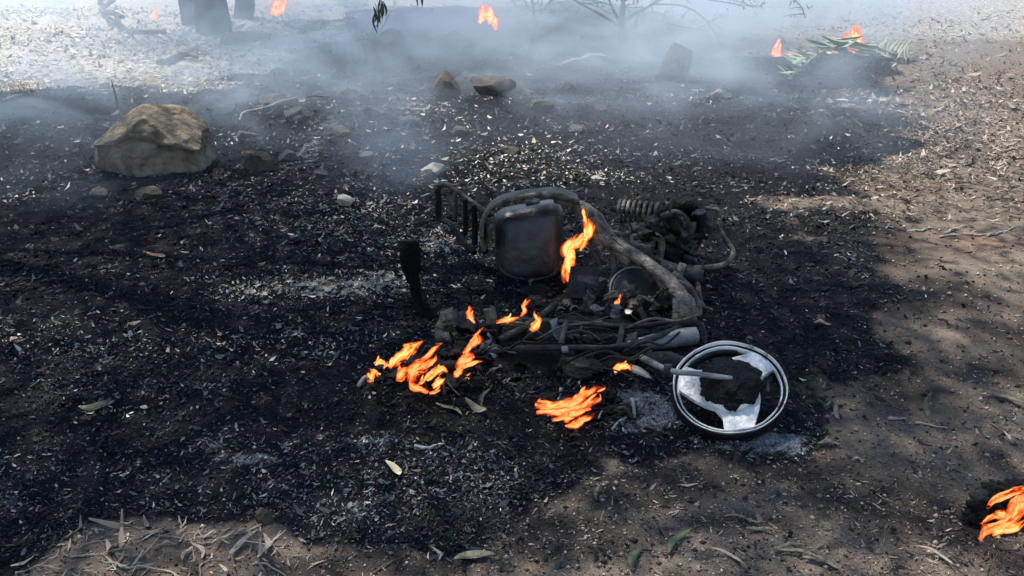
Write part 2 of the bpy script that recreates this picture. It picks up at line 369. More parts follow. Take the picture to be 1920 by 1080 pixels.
def plate(pts2, c, e1, e2, ax, h0, h1):
    """extruded outline in the plane e1,e2"""
    n = len(pts2); V = [np.asarray(c) + e1 * x + e2 * y + ax * h1 for x, y in pts2] + [np.asarray(c) + e1 * x + e2 * y + ax * h0 for x, y in pts2]
    Fc = [tuple(range(n)), tuple(range(2 * n - 1, n - 1, -1))] + [(i, n + i, n + (i + 1) % n, (i + 1) % n) for i in range(n)]
    return np.array(V), Fc
def rbox(c, hx, hy, hz, rot=0.0, bev=.02, tilt=0.0, segs=3):
    bm = bmesh.new(); bmesh.ops.create_cube(bm, size=2)
    for v in bm.verts: v.co = Vector((v.co.x * hx, v.co.y * hy, v.co.z * hz))
    bmesh.ops.bevel(bm, geom=bm.edges[:], offset=bev, segments=segs, affect='EDGES', profile=.5)
    m = Matrix.Rotation(rot, 4, 'Z') @ Matrix.Rotation(tilt, 4, 'X'); bm.verts.index_update()
    V = np.array([(m @ v.co)[:] for v in bm.verts]) + np.asarray(c, float); Fc = [tuple(v.index for v in f.verts) for f in bm.faces]; bm.free()
    return V, Fc

# ================================================================== the setting: one sheet of ground to the horizon
def build_ground():
    ys = list(np.arange(-6, 1.3, .4)) + list(np.arange(1.3, 5.0, .016))
    y = 5.0
    while y < 17: ys.append(y); y += .016 + (y - 5) * .0042
    while y < 600: ys.append(y); y *= 1.16
    ys = np.array(ys); nc = 430
    u = np.linspace(-1, 1, nc); out = np.array([1.6, 3, 8, 30, 120, 500.])
    W = .72 * np.clip(ys, 1.3, 17) + 1.1
    X = W[:, None] * u[None, :]
    X = np.concatenate([-(W[:, None] + out[::-1][None, :] - 1), X, W[:, None] + out[None, :] - 1], 1)
    Y = np.repeat(ys[:, None], X.shape[1], 1); x, y = X.ravel(), Y.ravel()
    z = hgt(x, y); z = np.where(y > 25, z * .3, z)
    nr, ncx = X.shape; i = np.arange((nr - 1) * (ncx - 1)); r, c = i // (ncx - 1), i % (ncx - 1); a = r * ncx + c
    q = np.stack([a, a + 1, a + ncx + 1, a + ncx], 1)
    o = fast_obj('ground', np.stack([x, y, z], 1), q, 'ground', smooth=True)
    far_straw = sstep(7.5, 9.5, y) * (x < -.5) + .6 * sstep(10, 12, y)
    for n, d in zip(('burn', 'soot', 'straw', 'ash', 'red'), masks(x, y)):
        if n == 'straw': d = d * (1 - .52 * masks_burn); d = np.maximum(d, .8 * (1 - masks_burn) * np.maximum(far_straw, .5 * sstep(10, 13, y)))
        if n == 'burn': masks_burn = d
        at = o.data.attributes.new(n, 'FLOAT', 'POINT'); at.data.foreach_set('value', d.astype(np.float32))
    o['kind'] = 'structure'; return o
build_ground()

# ------------------------------------------------------------------ loose litter nobody could count
def scatter_px(n, x0, x1, y0, y1, seed):
    rg = np.random.default_rng(seed); px, py = rg.uniform(x0, x1, n), rg.uniform(y0, y1, n)
    a, b = (px - 960) / F, (py - 540) / F; t = -CAM_H / (-SP - b * CP)
    return a * t, (CP - b * SP) * t, rg
def strips(name, x, y, L, Wd, tint, rg, m, lift=.004, curl=.5, tilt=.35):
    n = len(x); z = hgt(x, y) + lift * rg.uniform(.2, 1.6, n)
    th = rg.uniform(0, 2 * math.pi, n); d = np.stack([np.cos(th), np.sin(th), rg.normal(0, tilt, n)], 1); d /= np.linalg.norm(d, axis=1)[:, None]
    s = np.stack([-np.sin(th), np.cos(th), rg.normal(0, tilt * 1.3, n)], 1); s /= np.linalg.norm(s, axis=1)[:, None]
    up = np.abs(np.cross(d, s)) * np.array([0, 0, 1]) + np.array([0, 0, .2])
    cu = rg.uniform(-.25, 1, n) * curl * L * .35; bend = rg.normal(0, .22, n) * L
    V = np.zeros((n, 6, 3)); c = np.stack([x, y, z], 1)
    for k, (t, w, q) in enumerate(((-.5, .3, 1), (0.06, 1, 0), (.5, .18, 1))):
        p = c + d * (t * L)[:, None] + up * (q * cu)[:, None] + s * (bend * (.25 - t * t))[:, None]
        V[:, 2 * k] = p + s * (Wd * w * .5)[:, None]; V[:, 2 * k + 1] = p - s * (Wd * w * .5)[:, None]
    b = np.arange(n)[:, None] * 6; Q = np.concatenate([b + np.array([[0, 1, 3, 2]]), b + np.array([[2, 3, 5, 4]])])
    return fast_obj(name, V.reshape(-1, 3), Q, m, np.repeat(tint, 6, 0))
def pick(rg, n, cols, p):
    i = rg.choice(len(cols), n, p=np.array(p) / sum(p)); c = np.array(cols)[i]; return c * rg.uniform(.65, 1.3, (n, 1)) * rg.uniform(.93, 1.07, (n, 3))

def litter():
    x, y, rg = scatter_px(430000, -420, 2340, 14, 1330, 21); bu, so, st, ash, red = masks(x, y)
    burn_fac = np.clip(bu + so * .35, 0, 1); clump = sstep(-.28, .30, fbm(x * 1.5, y * 2.4, 0, 77, 4))
    keep = rg.uniform(0, 1, len(x)) < np.clip(burn_fac * (.42 + .58 * clump), 0, 1) * np.where(bu < .5, .5, 1); x, y, st, ash, bu = x[keep], y[keep], st[keep], ash[keep], bu[keep]
    n = len(x); L = rg.gamma(2.2, .0050, n) * (np.clip(y, 1.5, 12) / 3) ** .8; Wd = L * rg.uniform(.16, .6, n)
    t = pick(rg, n, [(.004, .005, .007), (.011, .014, .019), (.034, .040, .051), (.12, .13, .145), (.42, .41, .385), (.13, .10, .068)], [44, 26, 22, 8, 2.0, 1.8])
    streak = fbm(x * .9 + y * .25, y * 3.4, 0, 177, 4); gl = rg.uniform(0, 1, n) < np.clip(.06 + 1.2 * (streak - .08), .02, .5); dk = rg.uniform(0, 1, n) < np.clip(.12 - 1.5 * streak, 0, .55)
    t[dk] = pick(rg, dk.sum(), [(.004, .005, .007), (.011, .013, .018)], [2, 1]); t[gl] = pick(rg, gl.sum(), [(.075, .082, .094), (.15, .158, .17), (.26, .262, .262), (.2, .165, .12)], [5, 4, 1.6, 1.2])
    pale = rg.uniform(0, 1, n) < st * .95
    t[pale] = pick(rg, pale.sum(), [(.54, .48, .39), (.38, .32, .24), (.22, .18, .13), (.66, .61, .53)], [4, 4, 2, 2])
    an = (rg.uniform(0, 1, n) < ash * .7) & ~pale; t[an] = pick(rg, an.sum(), [(.20, .23, .25), (.36, .38, .39), (.10, .12, .14)], [4, 2, 4])
    tag(strips('charred_litter', x, y, L, Wd, t, rg, 'char_bits', .005, .6, .4), 'black charred leaf litter and ash flakes covering the burnt ground', 'litter', None, 'stuff')

    x, y, rg = scatter_px(230000, -420, 2340, 10, 420, 22); bu, so, st, ash, red = masks(x, y)
    dens = (1 - bu) * (.35 + .65 * sstep(-.2, .3, fbm(x * 1.1, y * 1.1, 0, 31, 3))); right = x > .5
    dens *= np.where(right, .3 + 1.3 * np.maximum(ell(x, y, 1760, 210, 190, 120), ell(x, y, 1640, 330, 170, 40)), .9)
    keep = rg.uniform(0, 1, len(x)) < dens; x, y = x[keep], y[keep]; n = len(x); right = x > .5
    L = rg.gamma(2.6, .0082, n) * (y / 4) ** .8; Wd = L * rg.uniform(.14, .42, n)
    t = np.where(right[:, None], pick(rg, n, [(.30, .25, .20), (.19, .145, .11), (.10, .075, .058), (.42, .37, .30), (.035, .03, .028)], [4, 4, 3, 1.5, 3]),
                 pick(rg, n, [(.56, .52, .44), (.42, .38, .31), (.68, .65, .58), (.20, .175, .15), (.06, .056, .052)], [4, 4, 3, 1.6, 1.2]))
    tag(strips('dry_leaf_litter', x, y, L, Wd, t, rg, 'tinted', .006, .7, .35), 'dry tan and brown unburnt leaf litter beside the burnt patch', 'litter', None, 'stuff')

    x, y, rg = scatter_px(60000, 500, 2340, 300, 1330, 23); bu, so, st, ash, red = masks(x, y)
    cl = sstep(.0, .4, fbm(x * 2.3, y * 2.3, 0, 35, 3))
    keep = rg.uniform(0, 1, len(x)) < (1 - bu) * (.06 + .45 * cl); x, y = x[keep], y[keep]; n = len(x)
    L = rg.gamma(2.2, .008, n) * (y / 3) ** .5; Wd = L * rg.uniform(.08, .3, n)
    t = pick(rg, n, [(.30, .25, .2), (.17, .13, .10), (.03, .027, .025), (.40, .35, .29), (.016, .016, .018)], [3, 4, 4, 1.2, 4])
    tag(strips('straw_crumbs', x, y, L, Wd, t, rg, 'tinted', .002, .3, .25), 'small scraps of dry straw and char on the brown earth', 'litter', None, 'stuff')

    x, y, rg = scatter_px(1500, -250, 620, 985, 1300, 25); bu, so, st, ash, red = masks(x, y); keep = rg.uniform(0, 1, len(x)) < (1 - bu) * (.25 + .75 * sstep(-.1, .3, fbm(x * 3, y * 3, 0, 36, 3))); x, y = x[keep], y[keep]; n = len(x)
    L = rg.gamma(3.0, .012, n); Wd = L * rg.uniform(.07, .24, n); t = pick(rg, n, [(.42, .36, .29), (.30, .25, .19), (.20, .15, .11), (.50, .45, .38)], [3, 4, 3, 1])
    tag(strips('bleached_straw', x, y, L, Wd, t, rg, 'tinted', .006, .8, .3), 'bleached straw and leaf scraps on reddish earth by the burnt edge', 'straw', None, 'stuff')
    x, y, rg = scatter_px(52000, -300, 2340, 420, 1330, 24); bu, so, st, ash, red = masks(x, y)
    keep = rg.uniform(0, 1, len(x)) < np.where(bu > .5, .22, .55 + .45 * ell(x, y, 1250, 1020, 260, 100)); x, y, bu = x[keep], y[keep], bu[keep]; n = len(x)
    s = rg.gamma(2.2, .0013, n) * (y / 2.6) ** .6 + .0008
    t = pick(rg, n, [(.33, .275, .225), (.2, .155, .12), (.09, .07, .058), (.46, .41, .36), (.02, .02, .02)], [4, 4, 3, 1.2, 3]); bm = bu > .5
    t[bm] = pick(rg, bm.sum(), [(.012, .012, .014), (.05, .052, .058), (.16, .165, .17), (.4, .4, .39)], [5, 3, 1.2, .5])
    o6 = np.array([(1, 0, 0), (0, 1, 0), (-1, 0, 0), (0, -1, 0), (0, 0, .75), (0, 0, -.6)]); V = np.stack([x, y, hgt(x, y) + s * .3], 1)[:, None] + o6[None] * (s[:, None] * rg.uniform(.6, 1.4, (n, 6)))[..., None]
    b = np.arange(n)[:, None] * 6; Fq = np.concatenate([b + np.array([q]) for q in ((0, 1, 4), (1, 2, 4), (2, 3, 4), (3, 0, 4), (1, 0, 5), (2, 1, 5), (3, 2, 5), (0, 3, 5))])
    tag(fast_obj('gravel', V.reshape(-1, 3), Fq, 'tinted', np.repeat(t, 6, 0)), 'fine gravel and grit lying on the earth track', 'gravel', None, 'stuff')
litter()

# ================================================================== trees and shrubs
def leaf_cloud(centres, n_each, spread, L, Wd, seed, cols, droop=.6):
    rg = np.random.default_rng(seed); C = np.repeat(np.asarray(centres), n_each, 0); n = len(C)
    p = C + rg.normal(0, 1, (n, 3)) * np.asarray(spread); th = rg.uniform(0, 6.283, n)
    d = np.stack([np.cos(th), np.sin(th), -rg.uniform(.1, 2.2, n) * droop], 1); d /= np.linalg.norm(d, axis=1)[:, None]
    s = np.cross(d, rg.normal(size=(n, 3))); s /= np.linalg.norm(s, axis=1)[:, None]
    l = L * rg.uniform(.6, 1.3, n); w = Wd * rg.uniform(.7, 1.3, n)
    V = np.stack([p, p + d * (l * .45)[:, None] + s * (w * .5)[:, None], p + d * l[:, None], p + d * (l * .45)[:, None] - s * (w * .5)[:, None]], 1).reshape(-1, 3)
    Q = np.arange(n * 4).reshape(n, 4); t = pick(rg, n, cols, [1] * len(cols)); return V, Q, np.repeat(t, 4, 0)
LEAFC = [(.05, .075, .04), (.075, .095, .05), (.04, .06, .035), (.10, .11, .07)]
def as_part(o, parent):
    loc = np.array(root_of(parent).location); n = len(o.data.vertices); a = np.empty(n * 3, np.float32); o.data.vertices.foreach_get('co', a)
    a = a.reshape(-1, 3) - loc; o.data.vertices.foreach_set('co', a.astype(np.float32).ravel()); o.data.update(); o.parent = parent; return o
def limbs(base, top, r, seed, n=9, reach=3.0, zmin=.45):
    rg = np.random.default_rng(seed); out, tips = [], []; base, top = np.asarray(base), np.asarray(top)
    for k in range(n):
        t = zmin + (1 - zmin) * (k + .5) / n; p = base + (top - base) * t; a = k * 2.4 + rg.uniform(-.4, .4); ln = reach * (1.15 - .6 * t) * rg.uniform(.75, 1.2)
        d = np.array([math.cos(a), math.sin(a), rg.uniform(.25, .7)]); q1 = p + d * ln * .5; q2 = p + d * ln * np.array([1, 1, .7]) + np.array([0, 0, rg.uniform(-.1, .3)])
        out.append(tube([p, q1, q2], [r * .42 * (1.2 - t), r * .25, r * .08], 6, 4)); tips += [q1 * .5 + q2 * .5, q2, q1 + rg.normal(0, .35, 3)]
        for j in range(3):
            e = q1 + (q2 - q1) * rg.uniform(.2, .9); dd = rg.normal(0, 1, 3); dd[2] = abs(dd[2]) * .3 - .2; dd /= np.linalg.norm(dd); e2 = e + dd * ln * .35
            out.append(tube([e, (e + e2) / 2 + (0, 0, .08), e2], [r * .1, r * .06, r * .02], 5, 3)); tips.append(e2)
    return out, np.array(tips)
def tree(name, stems, r, seed, label, nleaf=220, spread=(.5, .5, .4), reach=3.0, Ln=.15, group=None, m='bark'):
    b0 = np.asarray(stems[0][0]); t = thing(name, (b0[0], b0[1], H(b0[0], b0[1]) - .03), label, 'tree', group); tips = []
    for i, (b, tp, rr) in enumerate(stems):
        b = np.array([b[0], b[1], H(b[0], b[1]) - .06]); tp = np.asarray(tp, float); rg = np.random.default_rng(seed + i)
        mid = b + (tp - b) * .35 + rg.normal(0, .08, 3) * (1, 1, 0); mid2 = b + (tp - b) * .7 + rg.normal(0, .12, 3) * (1, 1, 0)
        tr = tube([b, b + (mid - b) * .12, mid, mid2, tp], [rr * 1.35, rr * 1.05, rr * .9, rr * .65, rr * .3], 14, 8, wob=.28, ws=7, seed=seed)
        obj('trunk', *tr, m, t)
        lb, tt = limbs(b, tp, rr, seed + 30 + i, reach=reach); obj('limb', *join(*lb), m, t); tips.append(tt)
    V, Q, tn = leaf_cloud(np.concatenate(tips), nleaf, spread, Ln, Ln * .2, seed, LEAFC)
    as_part(fast_obj('crown', V, Q, 'tinted_leaf', tn), t); return t
g1, g2, g3 = G(365, 42), G(402, 62), G(456, 34)
tree('gum_tree', [(g2, g2 + (.25, .3, 7.6), .20), (g1, g1 + (-.9, .6, 6.6), .15), (g3, g3 + (.9, .7, 6.2), .13)], .2, 5,
     'thick charred tree with several black stems standing in smoke', 110, (.5, .5, .4), 2.0)
wide_tree = tree('gum_tree', [((-4.7, 5.2, 0), (-3.2, 5.9, 6.6), .10)], .12, 15, 'leafy gum tree with wide crown whose drooping twigs hang before the smoke', 420, (.62, .62, .4), 3.8, m='twig')
tree('gum_tree', [((4.3, 3.3, 0), (1.9, 5.0, 6.0), .09)], .10, 25, 'leafy gum tree leaning over the bare earth track', 190, (.55, .55, .35), 3.4, m='twig')
tree('gum_tree', [((-3.6, 1.2, 0), (-2.6, 4.0, 6.0), .09)], .10, 35, 'leafy gum tree leaning over the black ground beside the track', 330, (.6, .6, .4), 3.4, m='twig')

def shrub(name, base, stems, label, leaves, seed, r=.03, leaf_m='leaf_green', dens=3):
    """stems: polylines in photograph pixels at the shrub's distance; leaves: bunches"""
    Y = base[1]; t = thing(name, (base[0], base[1], H(base[0], base[1]) - .01), label, 'shrub'); rg = np.random.default_rng(seed)
    for pts, r0 in stems:
        P = [B(px, py, Y + .25 * math.sin(i * 1.7 + r0 * 90)) for i, (px, py) in enumerate(pts)]; P[0] = P[0] if pts[0][1] < 60 else np.array([P[0][0], base[1], H(P[0][0], base[1]) - .03])
        obj('stem', *tube(P, np.linspace(r0, r0 * .35, len(P)) * 1.35, 6, 5), 'bark', t)
    ms = []
    for pts, r0 in stems:
        C = catmull([B(px, py, Y) for px, py in pts], 6)
        for j in range(4):
            c = C[int(rg.integers(len(C) // 3, len(C)))]; d = np.array([rg.normal(0, 1), rg.normal(0, .7), rg.uniform(-.5, .7)]); d /= np.linalg.norm(d); L = rg.uniform(.15, .45); e = c + d * L - (0, 0, .25 * L * L)
            obj('side_twig', *tube([c, c + d * L * .55, e], [r0 * .45 + .003, .005, .003], 5, 3), 'bark', t)
            for q in range(3): p = c + d * L * rg.uniform(.4, 1.0) + rg.normal(0, .02, 3); ms.append(leaf_mesh(p, rg.uniform(0, 6.28), rg.uniform(.05, .10), rg.uniform(.016, .028), tilt=rg.uniform(-1.2, .2), seed=int(rg.integers(1e6))))
    for (px, py) in leaves:
        c = B(px, py, Y)
        for j in range(dens):
            ms.append(leaf_mesh(c + rg.normal(0, .03, 3), rg.uniform(0, 6.28), rg.uniform(.05, .10), rg.uniform(.018, .03), tilt=rg.uniform(-1.2, .2), seed=int(rg.integers(1e6))))
    if ms: obj('foliage', *join(*ms), leaf_m, t)
    return t
def leaf_mesh(c, ang, L, Wd, tilt=0.0, curl=.15, bend=.12, roll=.0, seed=0, n=8):
    """lanceolate leaf with a folded midrib and a little thickness"""
    t = np.linspace(0, 1, n); w = Wd * .5 * np.sin(np.pi * np.clip(t * .97 + .015, 0, 1)) ** .75 * (1 - .25 * t) + .0006
    x = (t - .5) * L; y = bend * L * (np.sin(np.pi * t) - .5); z = curl * L * ((t - .5) ** 2 * 2) + .004 * np.sin(7 * t + seed)
    rows = []
    for k in range(n): rows += [(x[k], y[k] + w[k], z[k] + .22 * w[k] + w[k] * roll), (x[k], y[k], z[k]), (x[k], y[k] - w[k], z[k] + .22 * w[k] - w[k] * roll)]
    P = np.array(rows); ct, st = math.cos(tilt), math.sin(tilt); P = np.stack([P[:, 0] * ct - P[:, 2] * st, P[:, 1], P[:, 0] * st + P[:, 2] * ct], 1)
    ca, sa = math.cos(ang), math.sin(ang); P = np.stack([P[:, 0] * ca - P[:, 1] * sa, P[:, 0] * sa + P[:, 1] * ca, P[:, 2]], 1)
    V = np.concatenate([P, P - (0, 0, .0012)]) + np.asarray(c); Fc = []; m = 3 * n
    for k in range(n - 1):
        a = 3 * k; Fc += [(a, a + 1, a + 4, a + 3), (a + 1, a + 2, a + 5, a + 4), (m + a + 3, m + a + 4, m + a + 1, m + a), (m + a + 4, m + a + 5, m + a + 2, m + a + 1), (a, a + 3, m + a + 3, m + a), (a + 5, a + 2, m + a + 2, m + a + 5)]
    Fc += [(1, 0, m, m + 1), (2, 1, m + 1, m + 2), (3 * n - 3, 3 * n - 2, m + 3 * n - 2, m + 3 * n - 3), (3 * n - 2, 3 * n - 1, m + 3 * n - 1, m + 3 * n - 2)]
    return V, Fc
shrub('sapling', G(1004, 78), [([(1004, 78), (1003, 40), (998, 0), (992, -60)], .022), ([(1003, 40), (1022, 14), (1044, -14), (1060, -50)], .014), ([(1001, 30), (985, 4), (972, -30)], .011), ([(1008, 40), (1014, 20), (1018, -20)], .009)],
      'thin bare sapling with forked stem rising from smoke behind the rocks', [(966, 4), (974, -2), (978, 6), (1052, 2), (1060, -8), (944, 4), (955, 2)], 3)
shrub('sapling', G(1168, 92), [([(1166, 94), (1166, 45), (1168, 10), (1172, -50)], .036), ([(1166, 48), (1146, 10), (1130, -40)], .018), ([(1170, 92), (1188, 70), (1196, 30), (1215, 14), (1260, -12), (1300, -40)], .016), ([(1165, 45), (1190, 26), (1222, 8), (1250, -20)], .015),
      ([(1163, 50), (1120, 24), (1090, 8), (1060, -10)], .014), ([(1172, 92), (1184, 84), (1195, 74), (1200, 60)], .010), ([(1222, 8), (1275, 10), (1310, 26), (1334, 52), (1351, 86)], .010), ([(1260, -12), (1320, -2), (1370, 6), (1420, 14)], .010), ([(1300, -40), (1400, -30), (1470, -12), (1500, 10), (1510, 34)], .010),
      ([(1200, 60), (1240, 46), (1280, 50), (1320, 58)], .006)],
      'wiry multi-stemmed sapling with long arching twigs in front of pale smoke', [(1225, 38), (1240, 37), (1250, 36), (1252, 26), (1258, 20), (1292, 34), (1296, 44), (1328, 40), (1335, 60), (1350, 82), (1392, 6), (1400, 12), (1410, 4), (1420, 8), (1414, 24), (1426, 14), (1496, 2), (1502, 8), (1508, 22), (1510, 32), (1120, 2), (1132, 6), (1148, -4), (1205, 6), (1215, -2), (1232, 4)], 9, dens=2)

def hanging_twig(t, anchor, tip_pts, Y, seed, nl):
    """a drooping spray of long narrow leaves that grows on the wide crowned tree"""
    rg = np.random.default_rng(seed); P = [np.asarray(anchor, float)] + [B(px, py, Y) for px, py in tip_pts]
    tw = obj('drooping_twig', *tube(P, np.linspace(.012, .003, len(P)), 6, 6), 'twig', t); C = catmull(P, 8)
    for k in range(nl):
        c = C[-1 - int(rg.integers(0, 9))] + rg.normal(0, .025, 3); L = rg.uniform(.08, .15)
        obj('leaf', *leaf_mesh(c - (0, 0, L * .4), rg.uniform(0, 6.28), L, .018, tilt=-1.3 + rg.normal(0, .25), seed=k), 'leaf_green', tw)
shrub('sapling', G(1098, 70), [([(1098, 72), (1094, 40), (1084, 10), (1070, -30)], .014), ([(1096, 50), (1110, 20), (1118, -10)], .010), ([(1094, 44), (1070, 22), (1050, 6), (1030, -10)], .008), ([(1090, 30), (1096, 6), (1092, -20)], .006)],
      'slight twiggy sapling between the bare forked one and the wiry one', [(1072, 14), (1058, 4), (1112, 8), (1098, 0), (1088, 12), (1040, 2), (1118, -2)], 17)
hanging_twig(wide_tree, (-3.5, 5.7, 5.2), [(560, -700), (725, -120), (714, -30), (712, 6), (708, 14)], 6.0, 4, 13)
hanging_twig(wide_tree, (-3.5, 5.7, 5.2), [(620, -680), (778, -120), (780, -40), (784, -8)], 6.1, 6, 5)

# ------------------------------------------------------------------ rocks and stones
def rock(name, px, py, w, h, m, label, seed, dep=.8, group=None, facets=15, amp=.14, cat='rock', sink=.3, rot=0.0, fr=3.0):
    c = G(px, py); k = pxm(c[1]); rx, rz = w * k / 2, h * k * .62; ry = rx * dep; cy = c[1] + ry * .7; cx = c[0] * cy / c[1]
    z0 = H(cx, cy); v, f = lump((cx, cy, z0 + rz * (1 - 2 * sink)), (rx, ry, rz), 4, amp, fr, seed, facets, rot)
    o = obj(name, v, f, m, origin=(cx, cy, z0), label=label); return tag(o, label, cat, group)
def boulder():
    c = G(272, 330); k = pxm(c[1]); cx, cy = c[0], c[1] + .24; z0 = H(cx, cy); v, f = ico(6); v = v.copy()
    for n, d in (((.1, -.8, .55), .80), ((-.7, -.2, .6), .78), ((.75, -.35, .55), .84), ((0, .2, 1), .86), ((.4, -.9, -.2), .80), ((-.55, -.8, -.2), .78), ((.5, -.3, .8), .74), ((-.35, -.5, .8), .76), ((.9, -.1, .1), .86), ((-.9, -.3, .15), .86)):
        n = np.array(n) / np.linalg.norm(n); v -= np.outer(np.maximum(v @ n - d, 0) * 1.0, n)
    x, y, z = v.T; line = .16 + .30 * np.cos((x + .12) * 1.75) - .12                        # the overhanging lip across the face
    s = 1 + .13 * sstep(-.02, .06, z - line) * sstep(.2, -.5, y) - .10 * np.exp(-((z - line + .1) / .10) ** 2) * sstep(.3, -.4, y) * sstep(.9, .1, np.abs(x))
    s = s - .10 * np.exp(-(((x - .42) / .16) ** 2 + ((z - .42) / .30) ** 2)) + .09 * fbm(x * 1.8, y * 1.8, z * 1.8, 9, 5) + .05 * fbm(x * 7, y * 7, z * 7, 13, 5) - .03 * np.abs(fbm(x * 3, y * 3, z * 5, 33, 3)) - .02 * np.abs(fbm(x * 4 + z * 3, y * 4, z * 9, 19, 3))
    v = v * s[:, None]; v[:, 2] *= 1 - (.42 * sstep(.15, -1.0, v[:, 0]) + .30 * sstep(.3, 1.0, v[:, 0])) * (v[:, 2] > 0); v = v * np.array([118 * k, .32, 92 * k]); v += (cx - .015, cy, z0 + 40 * k)
    tag(obj('boulder', v, f, 'rock', origin=(cx, cy, z0)), 'large tan sandstone boulder with overhanging lip on the charred ground', 'boulder')
boulder()
rock('stone', 490, 322, 66, 46, 'stone', 'round brown stone half sunk in char beside the large boulder', 3, amp=.25)
rock('stone', 276, 376, 62, 26, 'stone', 'flat brown stone on black char below the large boulder', 4)
rock('stone', 190, 372, 40, 22, 'stone', 'small brown clod by the foot of the large boulder', 14)
rock('stone', 648, 392, 44, 24, 'pstone', 'small tan stone on char between boulder and motorcycle carrier', 5)
rock('stone', 815, 332, 50, 28, 'pstone', 'tan stone behind the motorcycle luggage carrier', 6)
rock('stone', 832, 216, 70, 66, 'stone', 'upright brown stone with smoke drifting behind it', 7)
rock('stone', 922, 208, 92, 52, 'stone', 'broad brown stone beside the upright brown stone', 8)
rock('stone', 958, 296, 42, 20, 'stone', 'low reddish stone in the burnt litter behind the motorcycle', 18)
rock('boulder', 735, 122, 64, 74, 'dstone', 'sooty pointed boulder in the blue smoke', 9, cat='boulder')
rock('boulder', 685, 128, 62, 60, 'dstone', 'sooty rounded boulder beside the pointed one in smoke', 10, cat='boulder')
rock('boulder', 1262, 152, 80, 100, 'stone', 'squarish brown boulder veiled by pale smoke right of the saplings', 11, dep=.7, cat='boulder')
rock('boulder', 860, 108, 90, 50, 'dstone', 'low dark boulder below the flame on the mound', 12, cat='boulder')
rock('stone', 1352, 178, 40, 22, 'pstone', 'pale stone on scorched ground before the thick pale smoke', 13)
rock('stone', 500, 985, 46, 52, 'stone', 'brown earth clod at the near edge of the burnt patch', 16, amp=.3, sink=.42)
for i, (px, py) in enumerate([(1535, 186), (1556, 188), (1580, 187), (1606, 186), (1632, 187), (1658, 190), (1545, 172)]):
    rock('stone', px, py, 13 + 5 * (i % 3), 8 + 2 * (i % 2), 'pstone', 'small whitish stone in the row before the green frond', 60 + i, group='whitish stones before the frond')
for i, (px, py, w, h_) in enumerate([(520, 214, 70, 34), (600, 200, 50, 26), (655, 196, 60, 28), (560, 240, 60, 34), (465, 262, 44, 26), (700, 236, 50, 24), (745, 208, 40, 22), (770, 250, 56, 24), (630, 262, 60, 30), (540, 300, 44, 22), (860, 262, 44, 22), (1010, 226, 60, 26), (1080, 250, 44, 18), (420, 232, 50, 22), (980, 180, 50, 24), (1060, 172, 44, 22), (640, 150, 60, 30), (560, 132, 50, 26), (880, 152, 60, 26), (1120, 210, 40, 18), (600, 330, 40, 18), (690, 300, 50, 22)]):
    rock('stone', px, py, w, h_, ['dstone', 'dstone', 'stone'][i % 3] if i % 5 else 'dstone', 'half buried sooty stone on the rough burnt bank between boulder and saplings', 200 + i, group='half buried sooty stones', sink=.42, amp=.22)
rock('stone', 1120, 345, 30, 14, 'pstone', 'whitish chip on char behind the coil spring', 81)

# ------------------------------------------------------------------ leaves, sticks and branches one can point at
def leaf(px, py, ang, Lpx, Wpx, m, label, seed=0, curl=.12, bend=.15, tilt=0.0, lift=.006, group=None, name='fallen_leaf', roll=0.0):
    c = G(px, py); k = math.hypot(c[1], CAM_H) / F; dep = CAM_H / math.hypot(c[1], CAM_H)
    a = math.radians(ang); dx, dy = math.cos(a), math.sin(a) / dep; L = Lpx * k * math.hypot(dx, dy); A = math.atan2(dy, dx)
    z = H(c[0], c[1]) + lift + L * .06
    L *= .88; v, f = leaf_mesh((c[0], c[1], z), A, L, Wpx * k * .92, tilt, curl, bend, roll, seed, 11)
    return tag(obj(name, v, f, m, origin=(c[0], c[1], z - lift)), label, 'leaf', group)
def stick(pts, rpx, m, label, lift=.006, name='stick', wob=.25, cat='stick', group=None, arch=0.0, taper=.45):
    P = []; n = len(pts)
    for i, (px, py) in enumerate(pts):
        c = G(px, py); t = i / (n - 1); P.append((c[0], c[1], H(c[0], c[1]) + lift + arch * math.sin(math.pi * t)))
    k = math.hypot(P[0][1], CAM_H) / F
    P = np.array(P); rg = np.random.default_rng(int(pts[0][0] * 7 + pts[0][1])); C = catmull(P, 3); ln = np.linalg.norm(C[-1] - C[0]); C[1:-1] += rg.normal(0, ln * .018, (len(C) - 2, 3)) * (1, 1, .4); C[:, 2] = np.maximum(C[:, 2], hgt(C[:, 0], C[:, 1]) + lift * .6)
    ms = [tube(C, np.linspace(rpx * k, rpx * k * taper, len(C)) * rg.uniform(.8, 1.2, len(C)), 7, 2, wob=wob * 2, ws=60, seed=n)]
    for q in range(2 if ln > .12 and name == 'stick' else 0):
        j = int(rg.integers(2, len(C) - 1)); d = C[j] - C[j - 1]; d /= np.linalg.norm(d) + 1e-9; sgn = 1 if q else -1; d = np.array([d[0] * .7 - d[1] * .7 * sgn, d[1] * .7 + d[0] * .7 * sgn, .12]); e = C[j] + d * ln * rg.uniform(.12, .24)
        ms.append(tube([C[j], (C[j] + e) / 2 + rg.normal(0, ln * .01, 3), e], [rpx * k * .55, rpx * k * .4, rpx * k * .15], 6, 3))
    v, f = join(*ms); return tag(obj(name, v, f, m, origin=P[0]), label, cat, group)
leaf(741, 890, -40, 46, 17, 'leaf_yellow', 'pale yellow leaf lying alone on black ash', 1, curl=.2)
leaf(895, 776, -28, 52, 15, 'leaf_olive', 'curled olive leaf on char below the burning motorcycle', 2, curl=.5, roll=.5)
leaf(845, 772, -22, 62, 12, 'leaf_green', 'dark green leaf beside the curled olive leaf', 3)
leaf(908, 752, 50, 30, 9, 'leaf_olive', 'narrow grey leaf end poking up by the curled olive leaf', 4, tilt=.4)
